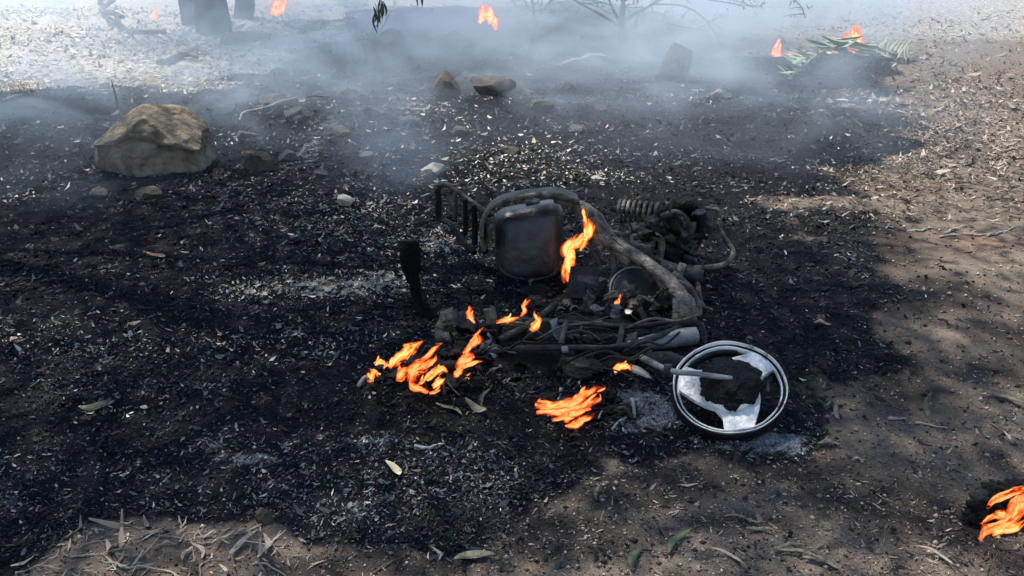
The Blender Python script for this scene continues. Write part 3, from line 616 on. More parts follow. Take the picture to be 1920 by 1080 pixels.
stick([(778, 840), (800, 842), (818, 838), (834, 834)], 4, 'ash', 'short whitish ash stick on the black ground', name='burnt_stick')
leaf(1190, 1050, 55, 52, 19, 'leaf_green', 'green leaf at the foot of a fallen green twig', 5)
leaf(1270, 1018, 38, 74, 17, 'leaf_green', 'long green leaf at the tip of a fallen green twig', 6)
stick([(1205, 1030), (1250, 1036), (1300, 1030)], 1.8, 'twig', 'thin dark twig between two green leaves on sand')
leaf(1364, 1048, -28, 78, 8, 'leaf_pale', 'thin pale curved leaf on the sandy earth', 7, bend=.25)
leaf(1424, 994, -2, 58, 10, 'leaf_olive', 'flat olive leaf at the edge of a sooty stain', 8)
leaf(1474, 1030, 8, 80, 9, 'leaf_olive', 'long grey green leaf in a bunch on sooty sand', 9, group='grey green leaves on sooty sand')
leaf(1500, 1042, -14, 96, 10, 'leaf_olive', 'long grey green leaf in a bunch on sooty sand', 10, group='grey green leaves on sooty sand')
leaf(1540, 1056, -20, 70, 14, 'leaf_olive', 'long grey green leaf in a bunch on sooty sand', 11, group='grey green leaves on sooty sand')
leaf(1392, 975, -12, 70, 7, 'leaf_olive', 'dark narrow leaf lying across a sooty stain', 12)
leaf(1752, 1046, -34, 66, 8, 'leaf_pale', 'thin pale leaf curling near the flaming lump', 13, bend=.3)
leaf(1878, 756, -22, 84, 14, 'leaf_olive', 'grey green curved leaf on brown earth above the flaming lump', 14, bend=.25)
leaf(1738, 776, 72, 34, 13, 'leaf_olive', 'upright olive leaf on brown earth beside a thin stick', 15, tilt=.9, lift=.02)
stick([(1715, 796), (1745, 802), (1776, 808)], 2.6, 'wood', 'thin pale stick on brown earth beside an upright olive leaf')
stick([(1664, 790), (1680, 791), (1697, 790)], 3.2, 'wood', 'stubby white stick on brown earth right of the wheel')
leaf(1567, 783, 80, 24, 10, 'leaf_pale', 'small pale leaf standing in char right of the wheel', 16, tilt=.8, lift=.015)
leaf(1552, 842, -2, 46, 13, 'leaf_olive', 'flat grey leaf in char below the wheel', 17)
leaf(1608, 866, 0, 26, 9, 'leaf_pale', 'small pale leaf on bare earth below the wheel char', 18)
leaf(1120, 928, 62, 30, 9, 'leaf_olive', 'small folded grey leaf on brown earth below the motorcycle', 19, tilt=.3)
leaf(890, 1052, 6, 84, 24, 'leaf_olive', 'broad dull leaf flat on earth at the near edge', 20, curl=.05)
leaf(822, 1048, -55, 30, 8, 'leaf_pale', 'small pale curled leaf beside the broad dull leaf', 21, bend=.3)
leaf(185, 772, 12, 66, 18, 'leaf_olive', 'crumpled dull leaf on black ground at a distance from the motorcycle', 22, curl=.4, roll=.4)
leaf(298, 495, -10, 50, 16, 'leaf_rust', 'rust brown dry leaf on the charred ground', 23, curl=.35)
leaf(1540, 617, -8, 34, 16, 'leaf_olive', 'small olive leaf on sooty earth right of the frame', 24)
leaf(1545, 425, 4, 22, 10, 'leaf_olive', 'tiny olive leaf at the border of burnt and bare earth', 26)
for i, (px, py, a, L, w) in enumerate([(456, 1030, 52, 64, 20), (500, 1030, -75, 38, 20), (375, 1040, -40, 50, 13), (352, 1042, 70, 34, 12), (420, 1016, 34, 44, 9), (285, 1008, 0, 36, 12), (390, 1010, 24, 36, 10), (450, 1003, 20, 30, 10), (312, 1026, 8, 30, 9), (180, 1002, -30, 22, 9), (228, 1012, -6, 30, 9)]):
    leaf(px, py, a, L, w * .72, 'leaf_pale', 'bleached dry leaf along the near edge of the burnt patch', 40 + i, curl=.3, bend=.2, group='bleached leaves along the burnt edge')
for i, p in enumerate([[(150, 1032), (200, 1020), (262, 1004), (330, 1012), (420, 1018)], [(135, 1046), (190, 1042), (240, 1032)], [(205, 1058), (240, 1066), (300, 1070), (345, 1088)], [(265, 1050), (290, 1022), (300, 1008)], [(375, 1085), (380, 1058), (420, 1052)], [(480, 1058), (510, 1068), (540, 1088)], [(30, 1078), (80, 1066), (120, 1072)]]):
    stick(p, 1.2 + (i % 3) * .6, 'wood', 'bleached crooked twig on reddish earth by the burnt edge', group='bleached twigs by the burnt edge')
stick([(700, 1078), (722, 1066), (744, 1054)], 2.4, 'twig', 'short dark twig on earth below the burnt edge')
for i, p in enumerate([[(1760, 452), (1800, 446), (1850, 446), (1890, 438)], [(1770, 444), (1788, 434), (1812, 428)], [(1850, 450), (1880, 440), (1905, 430)], [(1700, 440), (1725, 438), (1750, 430)]]):
    stick(p, 2.6, 'wood', 'pale dry twig in a scatter on reddish bare earth', group='pale twigs on reddish earth')
for i, p in enumerate([[(1858, 276), (1878, 288), (1905, 280), (1935, 279)], [(1880, 335), (1884, 315), (1886, 300)]]):
    stick(p, 2.2, 'wood', ['forked pale twig among the brown litter', 'thin upright looking pale twig among brown litter'][i])
stick([(560, 212), (470, 226), (455, 236)], 3, 'wood', 'short bleached stick behind the large boulder', lift=.03)
stick([(1050, 128), (1090, 118), (1112, 112), (1135, 116)], 6, 'wood', 'pale broken log in smoke below the thin sapling', lift=.04, name='log', cat='log')
stick([(425, 88), (455, 78), (505, 80)], 11, 'wood', 'short pale log near the charred tree', lift=.06, name='log', cat='log')
stick([(300, 130), (345, 118), (372, 122)], 8, 'wood', 'bleached log with hollow end on sunlit ground', lift=.05, name='log', cat='log')
stick([(182, -8), (190, 14), (204, 36), (250, 58), (312, 72)], 5, 'twig', 'dark crooked fallen branch on sunlit pale ground', lift=.05, name='fallen_branch', cat='branch', arch=.08)
stick([(204, 36), (230, 55), (252, 78)], 3, 'twig', 'dark side twig beside the crooked fallen branch', lift=.04, name='fallen_branch', cat='branch', arch=.03)
c = G(221, 214); tag(obj('burnt_sapling', *tube([(c[0], c[1], H(c[0], c[1]) - .02), c + (.01, 0, .12), c + (-.012, .02, .27)], [.012, .009, .004], 6, 4), 'bark', origin=c), 'thin black burnt stem standing behind the large boulder', 'stem')
for i, (px, py, s) in enumerate([(205, 185, 1), (150, 190, .8), (520, 200, 1.3), (600, 210, 1), (30, 205, .9), (470, 230, .8)]):
    P = G(px, py); a = i * 1.3
    stick([(px - 22 * s, py + 3), (px, py - 1), (px + 20 * s, py - 4 + 6 * (i % 2))], 2.4, 'soot' if i % 2 else 'wood', ['bleached twig on the burnt bank near the large boulder', 'black burnt twig on the bank near the large boulder'][i % 2], lift=.03, group=['bleached bank twigs', 'burnt bank twigs'][i % 2])

def frond():
    b = G(1655, 128); t = thing('fallen_frond', (b[0], b[1], H(b[0], b[1])), 'heaped grey green leafy branch burning at its far side', 'branch'); rg = np.random.default_rng(8)
    P = [G(1680, 122), G(1610, 118), G(1540, 124), G(1480, 150)]; P = [np.array([p[0], p[1], H(p[0], p[1]) + z]) for p, z in zip(P, (.06, .12, .10, .04))]
    obj('midrib', *tube(P, [.022, .018, .012, .006], 7, 6), 'wood', t); C = catmull(P, 14)
    for k in range(64):
        i = int(k / 64 * (len(C) - 2)); c = C[i]; side = 1 if k % 2 else -1; L = rg.uniform(.28, .5) * (1 - .3 * k / 64); a = math.pi + side * rg.uniform(.25, .9) * (1 if side > 0 else .8)
        d = np.array([math.cos(a), -abs(math.sin(a)) if side > 0 else abs(math.sin(a)) * .6, 0]); a = math.atan2(d[1], d[0]); q = c + d * L * .48; g = H(q[0], q[1])
        z = max(g + .03, c[2] - .03 + rg.uniform(-.06, .08)); dn = math.atan2(c[2] - z + rg.uniform(-.02, .1), L * .5) * .8
        obj('leaflet', *leaf_mesh((q[0], q[1], z), a, L, rg.uniform(.035, .06), tilt=dn, curl=.1, bend=rg.normal(0, .12), roll=rg.normal(0, .4), seed=k), 'leaf_frond', t)
    for k in range(12):
        p = G(1640 + k * 5.5, 112 + rg.uniform(-6, 10)); z = H(p[0], p[1])
        obj('leaflet', *leaf_mesh(p + (0, 0, z + .10), rg.uniform(.2, 1.3), .26, .03, tilt=.8, curl=.1, bend=.1, seed=k), 'leaf_frond', t)
frond()

# ================================================================== the burnt motorcycle lying on its side
def motorcycle():
    base = G(1090, 560); t = thing('burnt_motorcycle', (base[0], base[1], H(base[0], base[1])), 'burnt out motorcycle lying on its side on charred ground, bare white wheel rim', 'motorcycle')
    def T(name, pts, r, m='dsteel', parent=None, sides=8, n=5, flat=1.0, wob=.12, label=None):
        """tube through (px, py, distance) points; r in pixels"""
        P = [B(*p) for p in pts]; k = pxm(pts[0][2], .1); R = np.array(r, float) * k
        return obj(name, *tube(P, R, sides, n, flat, wob=wob, ws=26, seed=len(pts)), m, parent or t, label=label)
    # --- front wheel, tilted towards the sky, tyre burnt away
    c = G(1367, 730, .115); v = c - np.array([0, 0, CAM_H]); v /= np.linalg.norm(v); up = np.array([0, SP, CP]); up -= v * np.dot(up, v); up /= np.linalg.norm(up)
    ax = -v * math.cos(math.radians(35)) + up * math.sin(math.radians(35)); R = 101 * np.linalg.norm(c - np.array([0, 0, CAM_H])) / F
    e1 = np.cross(up, ax); e1 /= np.linalg.norm(e1); e1 = e1 if e1[0] > 0 else -e1; e2 = np.cross(ax, e1); e2 = e2 if e2[2] > 0 else -e2
    rm = lathe([(R * 1.0, .020), (R * .995, .023), (R * .982, .023), (R * .976, .018), (R * .970, .006), (R * .922, .004), (R * .916, .012), (R * .904, .014), (R * .890, .010), (R * .884, .0), (R * .886, -.010), (R * .93, -.012), (R * .985, -.014), (R, -.010), (R * .97, -.004), (R * .97, .012)], c, ax, 128, e1)
    wp = np.stack([fbm(rm[0][:, 0] * 11, rm[0][:, 1] * 11, rm[0][:, 2] * 11, 170 + d_, 3) for d_ in range(3)], 1); rm = (rm[0] + .0045 * wp, rm[1])
    wh = obj('front_wheel', *rm, 'rim', t, label='bare pale alloy wheel rim with the tyre burnt off')
    ow = lathe([(R * 1.002, .013), (R * 1.012, .006), (R * 1.012, -.012), (R * .99, -.018), (R * .98, -.016), (R * .995, .0)], c, ax, 96, e1); obj('sooty_outer_wall', *ow, 'soot', wh)
    obj('rim_well', *lathe([(R * .884, .002), (R * .878, -.016), (R * .876, -.034), (R * .90, -.034), (R * .90, -.012)], c, ax, 96, e1), 'dsteel', wh)
    obj('bead_groove', *lathe([(R * .973, .0095), (R * .948, .0105), (R * .920, .0078), (R * .945, .003)], c, ax, 96, e1), 'soot', wh)
    def arc2(r, a0, a1, n): return [(r * math.cos(math.radians(a)), r * math.sin(math.radians(a))) for a in np.linspace(a0, a1, n)]
    for a0 in (-80, 44, 166):            # three broad swept spokes
        o = arc2(R * .905, a0 - 15, a0 + 18, 10); sw = [(R * rr * math.cos(math.radians(a0 + da)), R * rr * math.sin(math.radians(a0 + da))) for rr, da in ((.80, 25), (.72, 33), (.645, 44), (.58, 58), (.53, 74), (.50, 90))]
        st_ = [(R * rr * math.cos(math.radians(a0 + da)), R * rr * math.sin(math.radians(a0 + da))) for rr, da in ((.50, -44), (.545, -33), (.60, -24), (.68, -18.5), (.78, -17))]
        obj('spoke', *plate(o + sw + arc2(R * .40, a0 + 90, a0 - 44, 12) + st_, c, e1, e2, ax, -.006, .012), 'alu', wh, smooth=False)
    obj('hub', *lathe([(R * .44, -.03), (R * .50, -.01), (R * .50, .0135), (R * .47, .020), (R * .40, .03), (R * .22, .036), (R * .12, .040), (.001, .041), (.001, -.03)], c, ax, 32, e1), 'alu', wh)
    bl, bf = ico(5); q = bl.copy(); s = 1 + .30 * fbm(q[:, 0] * 2.2, q[:, 1] * 2.2, q[:, 2] * 2.2, 4, 3) + .16 * fbm(q[:, 0] * 7, q[:, 1] * 7, q[:, 2] * 7, 14, 4); q = q * s[:, None]
    q = c + np.outer(q[:, 0] * R * .52 + R * .02, e1) + np.outer(q[:, 1] * R * .52 + R * .03, e2) + np.outer(q[:, 2] * .042 + .026, ax)
    obj('melted_brake_drum', q, bf, 'soot', wh)
    ca = c - ax * .022                                                       # charred cords of the tyre under the rim
    ang = np.linspace(math.radians(150), math.radians(398), 26); P = [ca + e1 * R * 1.0 * math.cos(a) + e2 * R * 1.0 * math.sin(a) for a in ang]; P = [np.array([p[0], p[1], max(p[2], H(p[0], p[1]) + .006)]) for p in P]
    obj('tyre_remains', *tube(P, np.full(26, .006), 8, 2, wob=1.2, ws=40), 'soot', wh)
    # --- fork
    h1 = c + ax * .062; T0 = [h1 + e1 * .01, c + ax * .085 - e1 * R * .55, c + ax * .085 - e1 * R * 1.04 + e2 * .012, B(1195, 668, 3.02), B(1110, 640, 3.12), B(1040, 628, 3.2)]
    fk = obj('fork_leg', *tube(T0, [.009, .0095, .010, .014, .016, .016], 10, 6), 'alud', t)
    obj('fork_clamp', *tube([c + ax * .085 - e1 * R * 1.0 + e2 * .012, c + ax * .085 - e1 * R * 1.13 + e2 * .014], [.022, .021], 10, 1), 'dsteel', fk)
    T('fork_leg', [(1262, 733, 2.90), (1240, 726, 2.92), (1200, 715, 2.95), (1150, 703, 2.98), (1090, 690, 3.0)], [7, 9, 10, 11, 11], 'alud')
    # --- main spine and head
    T('frame_spine', [(1040, 374, 3.86), (1082, 384, 3.83), (1116, 412, 3.78), (1146, 452, 3.72), (1196, 482, 3.62), (1248, 520, 3.5), (1282, 562, 3.36), (1291, 606, 3.24)], [9, 13, 19, 19, 15, 16, 17, 16], 'steel', flat=.7, sides=14, wob=.4, label='heat bleached main frame tube')
    T('frame_tube', [(1130, 434, 3.80), (1170, 440, 3.86), (1190, 430, 3.92)], [7, 6, 5], 'steel')
    T('frame_tube', [(1160, 448, 3.74), (1200, 470, 3.72), (1240, 492, 3.68), (1284, 512, 3.62)], [6, 7, 7, 8], 'dsteel')
    T('frame_tube', [(1262, 515, 3.55), (1290, 540, 3.48), (1308, 575, 3.42), (1306, 605, 3.35)], [9, 9, 8, 7], 'steel')
    for sd_, q4 in enumerate([((1108, 392, 3.76), (1150, 440, 3.70), (1092, 408, 3.80), (1128, 470, 3.72)), ((1140, 440, 3.70), (1196, 478, 3.60), (1128, 462, 3.74), (1176, 498, 3.62)), ((1236, 500, 3.52), (1284, 548, 3.38), (1226, 518, 3.54), (1262, 580, 3.40)), ((1262, 560, 3.34), (1296, 560, 3.34), (1258, 608, 3.24), (1304, 606, 3.24))]):
        obj('frame_gusset', *sheet(*[B(*p) for p in q4], 12, 10, .010, 22, 40 + sd_), 'steel', t)
    hd = T('steering_head', [(1240, 498, 3.62), (1275, 512, 3.58), (1318, 520, 3.55)], [13, 15, 13], 'dsteel', sides=14, n=3)
    T('bearing_ring', [(1268, 508, 3.585), (1282, 513, 3.575)], [18, 18], 'steel', hd, 14, 1)
    T('stand_rod', [(1306, 500, 3.60), (1310, 548, 3.50), (1318, 574, 3.46), (1338, 584, 3.44), (1348, 598, 3.40)], [5, 5, 4.5, 4, 3.5], 'steel')
    # --- tank / seat bucket and pan
    tb = B(990, 455, 3.93); v_, f_ = rbox((0, 0, 0), .160, .12, .174, 0, .062, segs=7)
    v_[:, 0] *= 1 - .12 * np.clip(-v_[:, 2] / .172, 0, 1) ** 2; v_[:, 1] -= .045 * np.cos(v_[:, 0] / .16 * 1.4) * np.cos(v_[:, 2] / .172 * 1.2) * (v_[:, 1] < 0); v_[:, 2] += .025 * np.clip(v_[:, 0] / .158, -1, 1) * (v_[:, 2] > 0)
    v_ += (.006 * fbm(v_[:, 0] * 9, v_[:, 1] * 9, v_[:, 2] * 9, 3, 3))[:, None]
    v_ -= (.012 * np.exp(-((v_[:, 0] - .05) ** 2 + (v_[:, 2] - .02) ** 2) / .004) * (v_[:, 1] < 0))[:, None] * np.array([0, -1, 0]); v_[:, 1] += .02 * fbm(v_[:, 0] * 14, v_[:, 2] * 14, 0, 66, 3) * (v_[:, 1] < 0)
    m = Matrix.Rotation(math.radians(-12), 3, 'X') @ Matrix.Rotation(math.radians(4), 3, 'Z'); v_ = v_ @ np.array(m).T
    tk = obj('fuel_tank', v_ + tb + (0, .02, 0), f_, 'tankm', t, label='sooty steel tank with rounded corners')
    obj('filler_cap', *lathe([(.034, -.004), (.036, .008), (.028, .014), (.001, .015), (.001, -.004)], tb + (.02, .06, .18), (0, -.2, 1), 20), 'dsteel', tk)
    T('tank_seam', [(930, 470, 3.79), (936, 500, 3.79), (960, 519, 3.785), (1000, 524, 3.785), (1036, 515, 3.79), (1052, 490, 3.79)], [3, 3, 3, 3, 3, 3], 'dsteel', tk)
    arc = [(908, 470), (903, 440), (908, 406), (930, 384), (965, 373), (1005, 366), (1045, 366), (1086, 378)]; Pn, Pf = [], []
    A = catmull([B(px, py, 3.74) for px, py in arc], 5); D = np.array([.0, .15, -.012]); n = len(A); nd = 6; V = []
    for th in (0, -.008):
        for j in range(nd): V += [a + D * j / (nd - 1) + np.array([0, 0, th]) + .010 * fbm(a[0] * 8, j * .6, 0, 2, 3) * np.array([0, 0, 1]) for a in A]
    Fq = []; N_ = n * nd
    for j in range(nd - 1):
        for i in range(n - 1): a = j * n + i; Fq += [(a, a + 1, a + n + 1, a + n), (N_ + a, N_ + a + n, N_ + a + n + 1, N_ + a + 1)]
    for i in range(n - 1): Fq += [(i + 1, i, N_ + i, N_ + i + 1), ((nd - 1) * n + i, (nd - 1) * n + i + 1, N_ + (nd - 1) * n + i + 1, N_ + (nd - 1) * n + i)]
    sp = obj('seat_pan', V, Fq, 'dsteel', t); obj('rolled_edge', *tube(A, np.linspace(.010, .014, n), 8, 1, wob=.2), 'steel', sp)
    # --- luggage carrier at the tail
    ca_ = T('luggage_carrier', [(846, 352, 4.12), (870, 368, 4.06), (896, 388, 3.98), (918, 404, 3.90)], 5, 'dsteel', sides=8)
    T('carrier_rail', [(820, 350, 4.20), (822, 380, 4.18), (824, 408, 4.16), (845, 420, 4.1), (866, 452, 4.0), (890, 474, 3.92)], [7, 7, 6, 5, 5, 6], 'soot', ca_)
    for (a, b_, y0, r) in (((854, 360), (853, 416), 4.08, 4), ((872, 372), (872, 440), 4.03, 5), ((888, 384), (890, 458), 3.98, 6), ((906, 396), (908, 474), 3.93, 7)):
        T('carrier_bar', [(*a, y0), ((a[0] + b_[0]) / 2 + 1, (a[1] + b_[1]) / 2, y0 - .01), (*b_, y0 - .02)], r, 'soot' if r > 4 else 'dsteel', ca_)
    T('carrier_rail', [(818, 350, 4.22), (834, 346, 4.18), (850, 352, 4.12)], 5, 'dsteel', ca_)
    T('carrier_stay', [(906, 470, 3.9), (916, 440, 3.86), (912, 410, 3.84)], 5, 'steel', ca_)
    # --- rear suspension spring
    k = pxm(4.1); p0, p1 = B(1160, 393, 4.1), B(1240, 400, 4.06); d = (p1 - p0); Ls = np.linalg.norm(d); d /= Ls; s1 = np.cross(d, (0, 0, 1)); s1 /= np.linalg.norm(s1); s2 = np.cross(s1, d)
    th = np.linspace(0, 2 * math.pi * 8, 160); P = [p0 + d * Ls * (a / th[-1]) ** 1.15 + (s1 * math.cos(a) + s2 * math.sin(a)) * 17 * k for a in th]
    sh = obj('shock_absorber', *tube([p0 - d * .04, p0, p1, p1 + d * .05], [.012, .016, .016, .014], 10, 3), 'dsteel', t); obj('coil_spring', *tube(P, np.full(160, 3.3 * k), 7, 1), 'steel', sh)
    # --- engine remains
    ec = B(1262, 442, 4.02); eax = np.array([.15, -.95, .25]); eax /= np.linalg.norm(eax)
    en = obj('engine', *lump(ec + (0, .09, -.03), (.13, .11, .12), 4, .32, 2.2, 5, 5), 'dsteel', t)
    cv = lathe([(.118, -.05), (.122, .0), (.112, .014), (.098, .010), (.09, .022), (.05, .03), (.02, .045), (.001, .047), (.001, -.05)], ec + (0, .05, -.01), eax, 40); cv = (cv[0] + .022 * np.stack([fbm(cv[0][:, 0] * 16, cv[0][:, 1] * 16, cv[0][:, 2] * 16, 60 + d_, 4) for d_ in range(3)], 1), cv[1]); obj('crankcase_cover', *cv, 'dsteel', en)
    for j, (px, py, Y, w) in enumerate([(1230, 420, 3.98, .05), (1290, 460, 3.92, .05), (1250, 480, 3.88, .06), (1300, 400, 4.0, .04), (1210, 470, 3.88, .05), (1270, 395, 4.02, .045)]): obj('engine_fragment', *lump(B(px, py, Y), (w, w, w * .8), 4, .8, 3.0, 140 + j), ['dsteel', 'dsteel', 'soot', 'soot', 'steel', 'soot'][j], en)
    for j in range(6):
        fp = B(1196 + j * 9, 452 - j * 2, 4.0 - .005 * j); obj('cooling_fin', *rbox(fp + (0, .06, -.03), .005, .06, .052 - .003 * abs(j - 2), .3, .004, segs=1), 'alud' if j % 3 == 0 else 'dsteel', en)
    T('intake_hose', [(1215, 420, 4.0), (1255, 392, 3.98), (1295, 384, 3.96), (1316, 412, 3.94), (1308, 450, 3.92), (1292, 478, 3.9)], [9, 11, 12, 11, 9, 7], 'soot', en)
    T('intake_hose', [(1240, 408, 3.93), (1268, 400, 3.91), (1288, 420, 3.90), (1280, 448, 3.89)], [7, 8, 8, 6], 'dsteel', en)
    T('bolt_boss', [(1256, 446, 3.90), (1262, 449, 3.87)], [8, 7], 'steel', en, 10, 1)
    T('bolt_boss', [(1278, 418, 3.90), (1283, 420, 3.88)], [7, 6], 'steel', en, 10, 1)
    T('exhaust_pipe', [(1190, 446, 3.93), (1215, 438, 3.9), (1240, 452, 3.86), (1236, 488, 3.8)], [6, 7, 7, 7], 'steel', en)
    # --- guard loop
    T('crash_guard', [(1322, 390, 4.0), (1346, 394, 3.98), (1349, 406, 3.97), (1348, 424, 3.95), (1360, 448, 3.92), (1374, 470, 3.88), (1370, 486, 3.84), (1352, 498, 3.8), (1315, 503, 3.74), (1276, 503, 3.68)], [3.5, 4.5, 5, 5, 5, 5, 5, 5, 5.5, 6], 'steel', n=6, label='bent guard tube')
    # --- rear hub and swing arm under the spine
    rc = B(1192, 548, 3.58); rx_ = np.array([.1, -.75, .62])
    dr = obj('rear_drum', *lathe([(.105, -.05), (.112, -.03), (.112, .0), (.10, .012), (.088, .006), (.07, .016), (.045, .018), (.03, .034), (.001, .036), (.001, -.05)], rc, rx_, 40), 'dsteel', t)
    obj('drum_ring', *lathe([(.118, -.012), (.122, 0), (.114, .006), (.110, -.006)], rc, rx_, 40), 'alud', dr)
    T('bracket', [(1112, 470, 3.74), (1128, 500, 3.70), (1138, 530, 3.66), (1134, 566, 3.60)], [5, 7, 7, 6], 'dsteel'); T('bracket', [(1150, 476, 3.70), (1150, 512, 3.66), (1142, 548, 3.60)], [6, 7, 6], 'steel')
    T('bracket', [(1128, 540, 3.62), (1126, 556, 3.6), (1130, 572, 3.56)], [4, 5, 4], 'alu'); T('bracket', [(1098, 452, 3.78), (1116, 478, 3.74), (1134, 496, 3.7)], [3, 4, 4], 'dsteel')
    obj('scorched_casing', *lump(B(1110, 590, 3.46), (.09, .06, .04), 3, .4, 2.4, 31), 'alud', t); obj('scorched_casing', *lump(B(1188, 592, 3.42), (.075, .05, .028), 3, .35, 2.4, 32), 'alud', t)
    obj('scorched_casing', *lump(B(1225, 604, 3.36), (.05, .06, .04), 3, .4, 2.4, 33), 'dsteel', t)
    # --- silencer
    sl = T('silencer', [(1150, 655, 3.08), (1185, 648, 3.09), (1230, 641, 3.11), (1280, 633, 3.13), (1306, 629, 3.14)], [5, 11, 16, 18, 17], 'alud', sides=16, wob=.05, label='smoke grey tapered exhaust silencer')
    T('silencer_strap', [(1240, 618, 3.16), (1276, 610, 3.18), (1306, 608, 3.18), (1318, 624, 3.14), (1322, 648, 3.08)], [7, 8, 8, 7, 4], 'soot', sl)
    obj('heat_shield', *lump(B(1240, 682, 2.99), (.10, .05, .05), 3, .3, 2, 34), 'dsteel', t)
    # --- charred bodywork in the middle
    rg = np.random.default_rng(3)
    def S(name, a, b, c_, d_, seed, m='soot', amp=.022): return obj(name, *sheet(B(*a), B(*b), B(*c_), B(*d_), 18, 12, amp, 11, seed), m, t)
    S('leg_shield', (900, 716, 2.88), (1165, 712, 2.86), (915, 640, 3.06), (1215, 650, 3.04), 1, 'soot', .02); S('side_panel', (1030, 712, 2.90), (1150, 726, 2.88), (1055, 664, 2.97), (1150, 672, 2.97), 2, 'dsteel', .016)
    S('side_panel', (808, 648, 3.16), (898, 648, 3.14), (824, 586, 3.28), (884, 588, 3.28), 3, 'dsteel', .03); S('foot_board', (930, 640, 3.12), (1265, 645, 3.1), (940, 590, 3.32), (1275, 604, 3.28), 4, 'soot', .025)
    S('inner_panel', (1060, 560, 3.58), (1150, 566, 3.54), (1070, 500, 3.66), (1140, 500, 3.64), 6, 'dsteel', .03); S('inner_panel', (900, 574, 3.55), (1070, 574, 3.52), (915, 540, 3.66), (1070, 536, 3.66), 7, 'soot', .03)
    for i, (px, py, Y, w, h_) in enumerate([(960, 650, 3.10, .10, .05), (1120, 650, 3.06, .09, .05), (870, 636, 3.22, .07, .06), (930, 700, 2.96, .10, .04), (1010, 566, 3.52, .11, .03), (930, 580, 3.48, .08, .03), (1190, 700, 2.94, .07, .03), (990, 712, 2.90, .09, .035), (845, 612, 3.28, .045, .05)]):
        obj('melted_plastic', *lump(B(px, py + 8, Y), (w, w * .7, h_), 5, 1.0, 4.2, 50 + i), 'soot', t)
    for i, (px, py, Y, w, d_, h_) in enumerate([(1040, 672, 3.02, .23, .11, .075), (1170, 664, 3.02, .15, .09, .06), (930, 660, 3.06, .13, .10, .07), (1120, 600, 3.34, .17, .10, .06), (985, 606, 3.32, .14, .09, .05)]): obj('collapsed_bodywork', *lump(B(px, py + 10, Y), (w, d_, h_), 6, .55, 4.6, 230 + i, 14), 'black', t)
    T('lower_frame_tube', [(872, 668, 3.02), (960, 655, 3.0), (1060, 652, 2.98), (1160, 650, 3.0), (1240, 628, 3.1), (1286, 606, 3.2)], [5, 6, 6, 6, 6, 6], 'dsteel', wob=.4)
    T('lower_frame_tube', [(900, 612, 3.2), (980, 600, 3.2), (1080, 606, 3.18), (1190, 612, 3.2), (1280, 600, 3.24)], [4.5, 5, 5, 5, 5], 'dsteel', wob=.4)
    T('cross_tube', [(1050, 652, 2.98), (1056, 628, 3.08), (1062, 604, 3.18)], 6, 'dsteel'); T('cross_tube', [(1160, 650, 3.0), (1164, 628, 3.1), (1168, 610, 3.19)], 6, 'dsteel')
    bx_ = lump(B(1088, 700, 2.86) + (0, .05, .0), (.10, .06, .05), 5, .35, 3.5, 161, 9); bb = obj('battery_box', *bx_, 'dsteel', t); obj('terminal', *rbox(B(1060, 676, 2.9) + (0, .05, .02), .012, .012, .01, .1, .003, segs=1), 'alud', bb)
    hl = lathe([(.075, .0), (.078, -.006), (.062, -.05), (.03, -.075), (.001, -.08), (.001, -.074), (.028, -.069), (.058, -.046), (.07, -.004)], B(880, 662, 3.02), (-.55, -.55, .6), 32); hl = (hl[0] + .008 * np.stack([fbm(hl[0][:, 0] * 18, hl[0][:, 1] * 18, hl[0][:, 2] * 18, 80 + d_, 3) for d_ in range(3)], 1), hl[1]); obj('headlamp_shell', *hl, 'dsteel', t)
    fa = [B(1236, 742, 2.80), B(1222, 712, 2.86), B(1196, 692, 2.92), B(1160, 684, 2.97), B(1120, 690, 3.0)]; fc = catmull(fa, 5); fv = np.concatenate([fc + np.array([.01, -.035, -.008]), fc + np.array([0, 0, .012]), fc + np.array([-.01, .035, -.006])]); fv = np.concatenate([fv, fv - (0, 0, .004)]); nn = len(fc); ff = []
    for q_ in range(2):
        for i in range(nn - 1): a_ = q_ * nn + i; ff += [(a_, a_ + 1, a_ + nn + 1, a_ + nn), (3 * nn + a_, 3 * nn + a_ + nn, 3 * nn + a_ + nn + 1, 3 * nn + a_ + 1)]
    obj('front_fender', fv, ff, 'alud', t)
    for i, (px, py, Y, w, h_, mm) in enumerate([(1250, 560, 3.46, .06, .07, 'dsteel'), (1210, 576, 3.46, .07, .05, 'steel'), (1160, 560, 3.52, .06, .05, 'dsteel'), (1275, 590, 3.34, .05, .05, 'dsteel'), (1120, 545, 3.6, .05, .06, 'dsteel'), (1090, 520, 3.7, .05, .06, 'soot')]): obj('gearbox_fragment', *lump(B(px, py, Y), (w, w * .8, h_), 5, .6, 3.6, 180 + i, 8), mm, t)
    T('handlebar_end', [(935, 640, 3.1), (985, 612, 3.16), (1020, 588, 3.26), (1042, 570, 3.34)], [8, 8, 7, 7], 'dsteel')
    obj('seat_base', *sheet(B(915, 585, 3.5), B(1075, 585, 3.46), B(925, 545, 3.66), B(1065, 540, 3.66), 20, 12, .022, 14, 77), 'dsteel', t)
    for i in range(15):
        p0 = np.array([rg.uniform(900, 1180), rg.uniform(585, 690)]); Y0 = 3.28 - (p0[1] - 585) / 105 * .44; a = rg.uniform(-.5, .4); L = rg.uniform(50, 150)
        T('cable', [(p0[0], p0[1], Y0), (p0[0] + L * .35, p0[1] + L * .35 * a - 8, Y0 - .03), (p0[0] + L * .7, p0[1] + L * .6 * a + rg.uniform(-8, 12), Y0 - .03), (p0[0] + L, p0[1] + L * a + rg.uniform(-6, 14), Y0 - .05)], rg.uniform(1.4, 3.2), ['dsteel', 'soot', 'dsteel', 'steel'][i % 4])
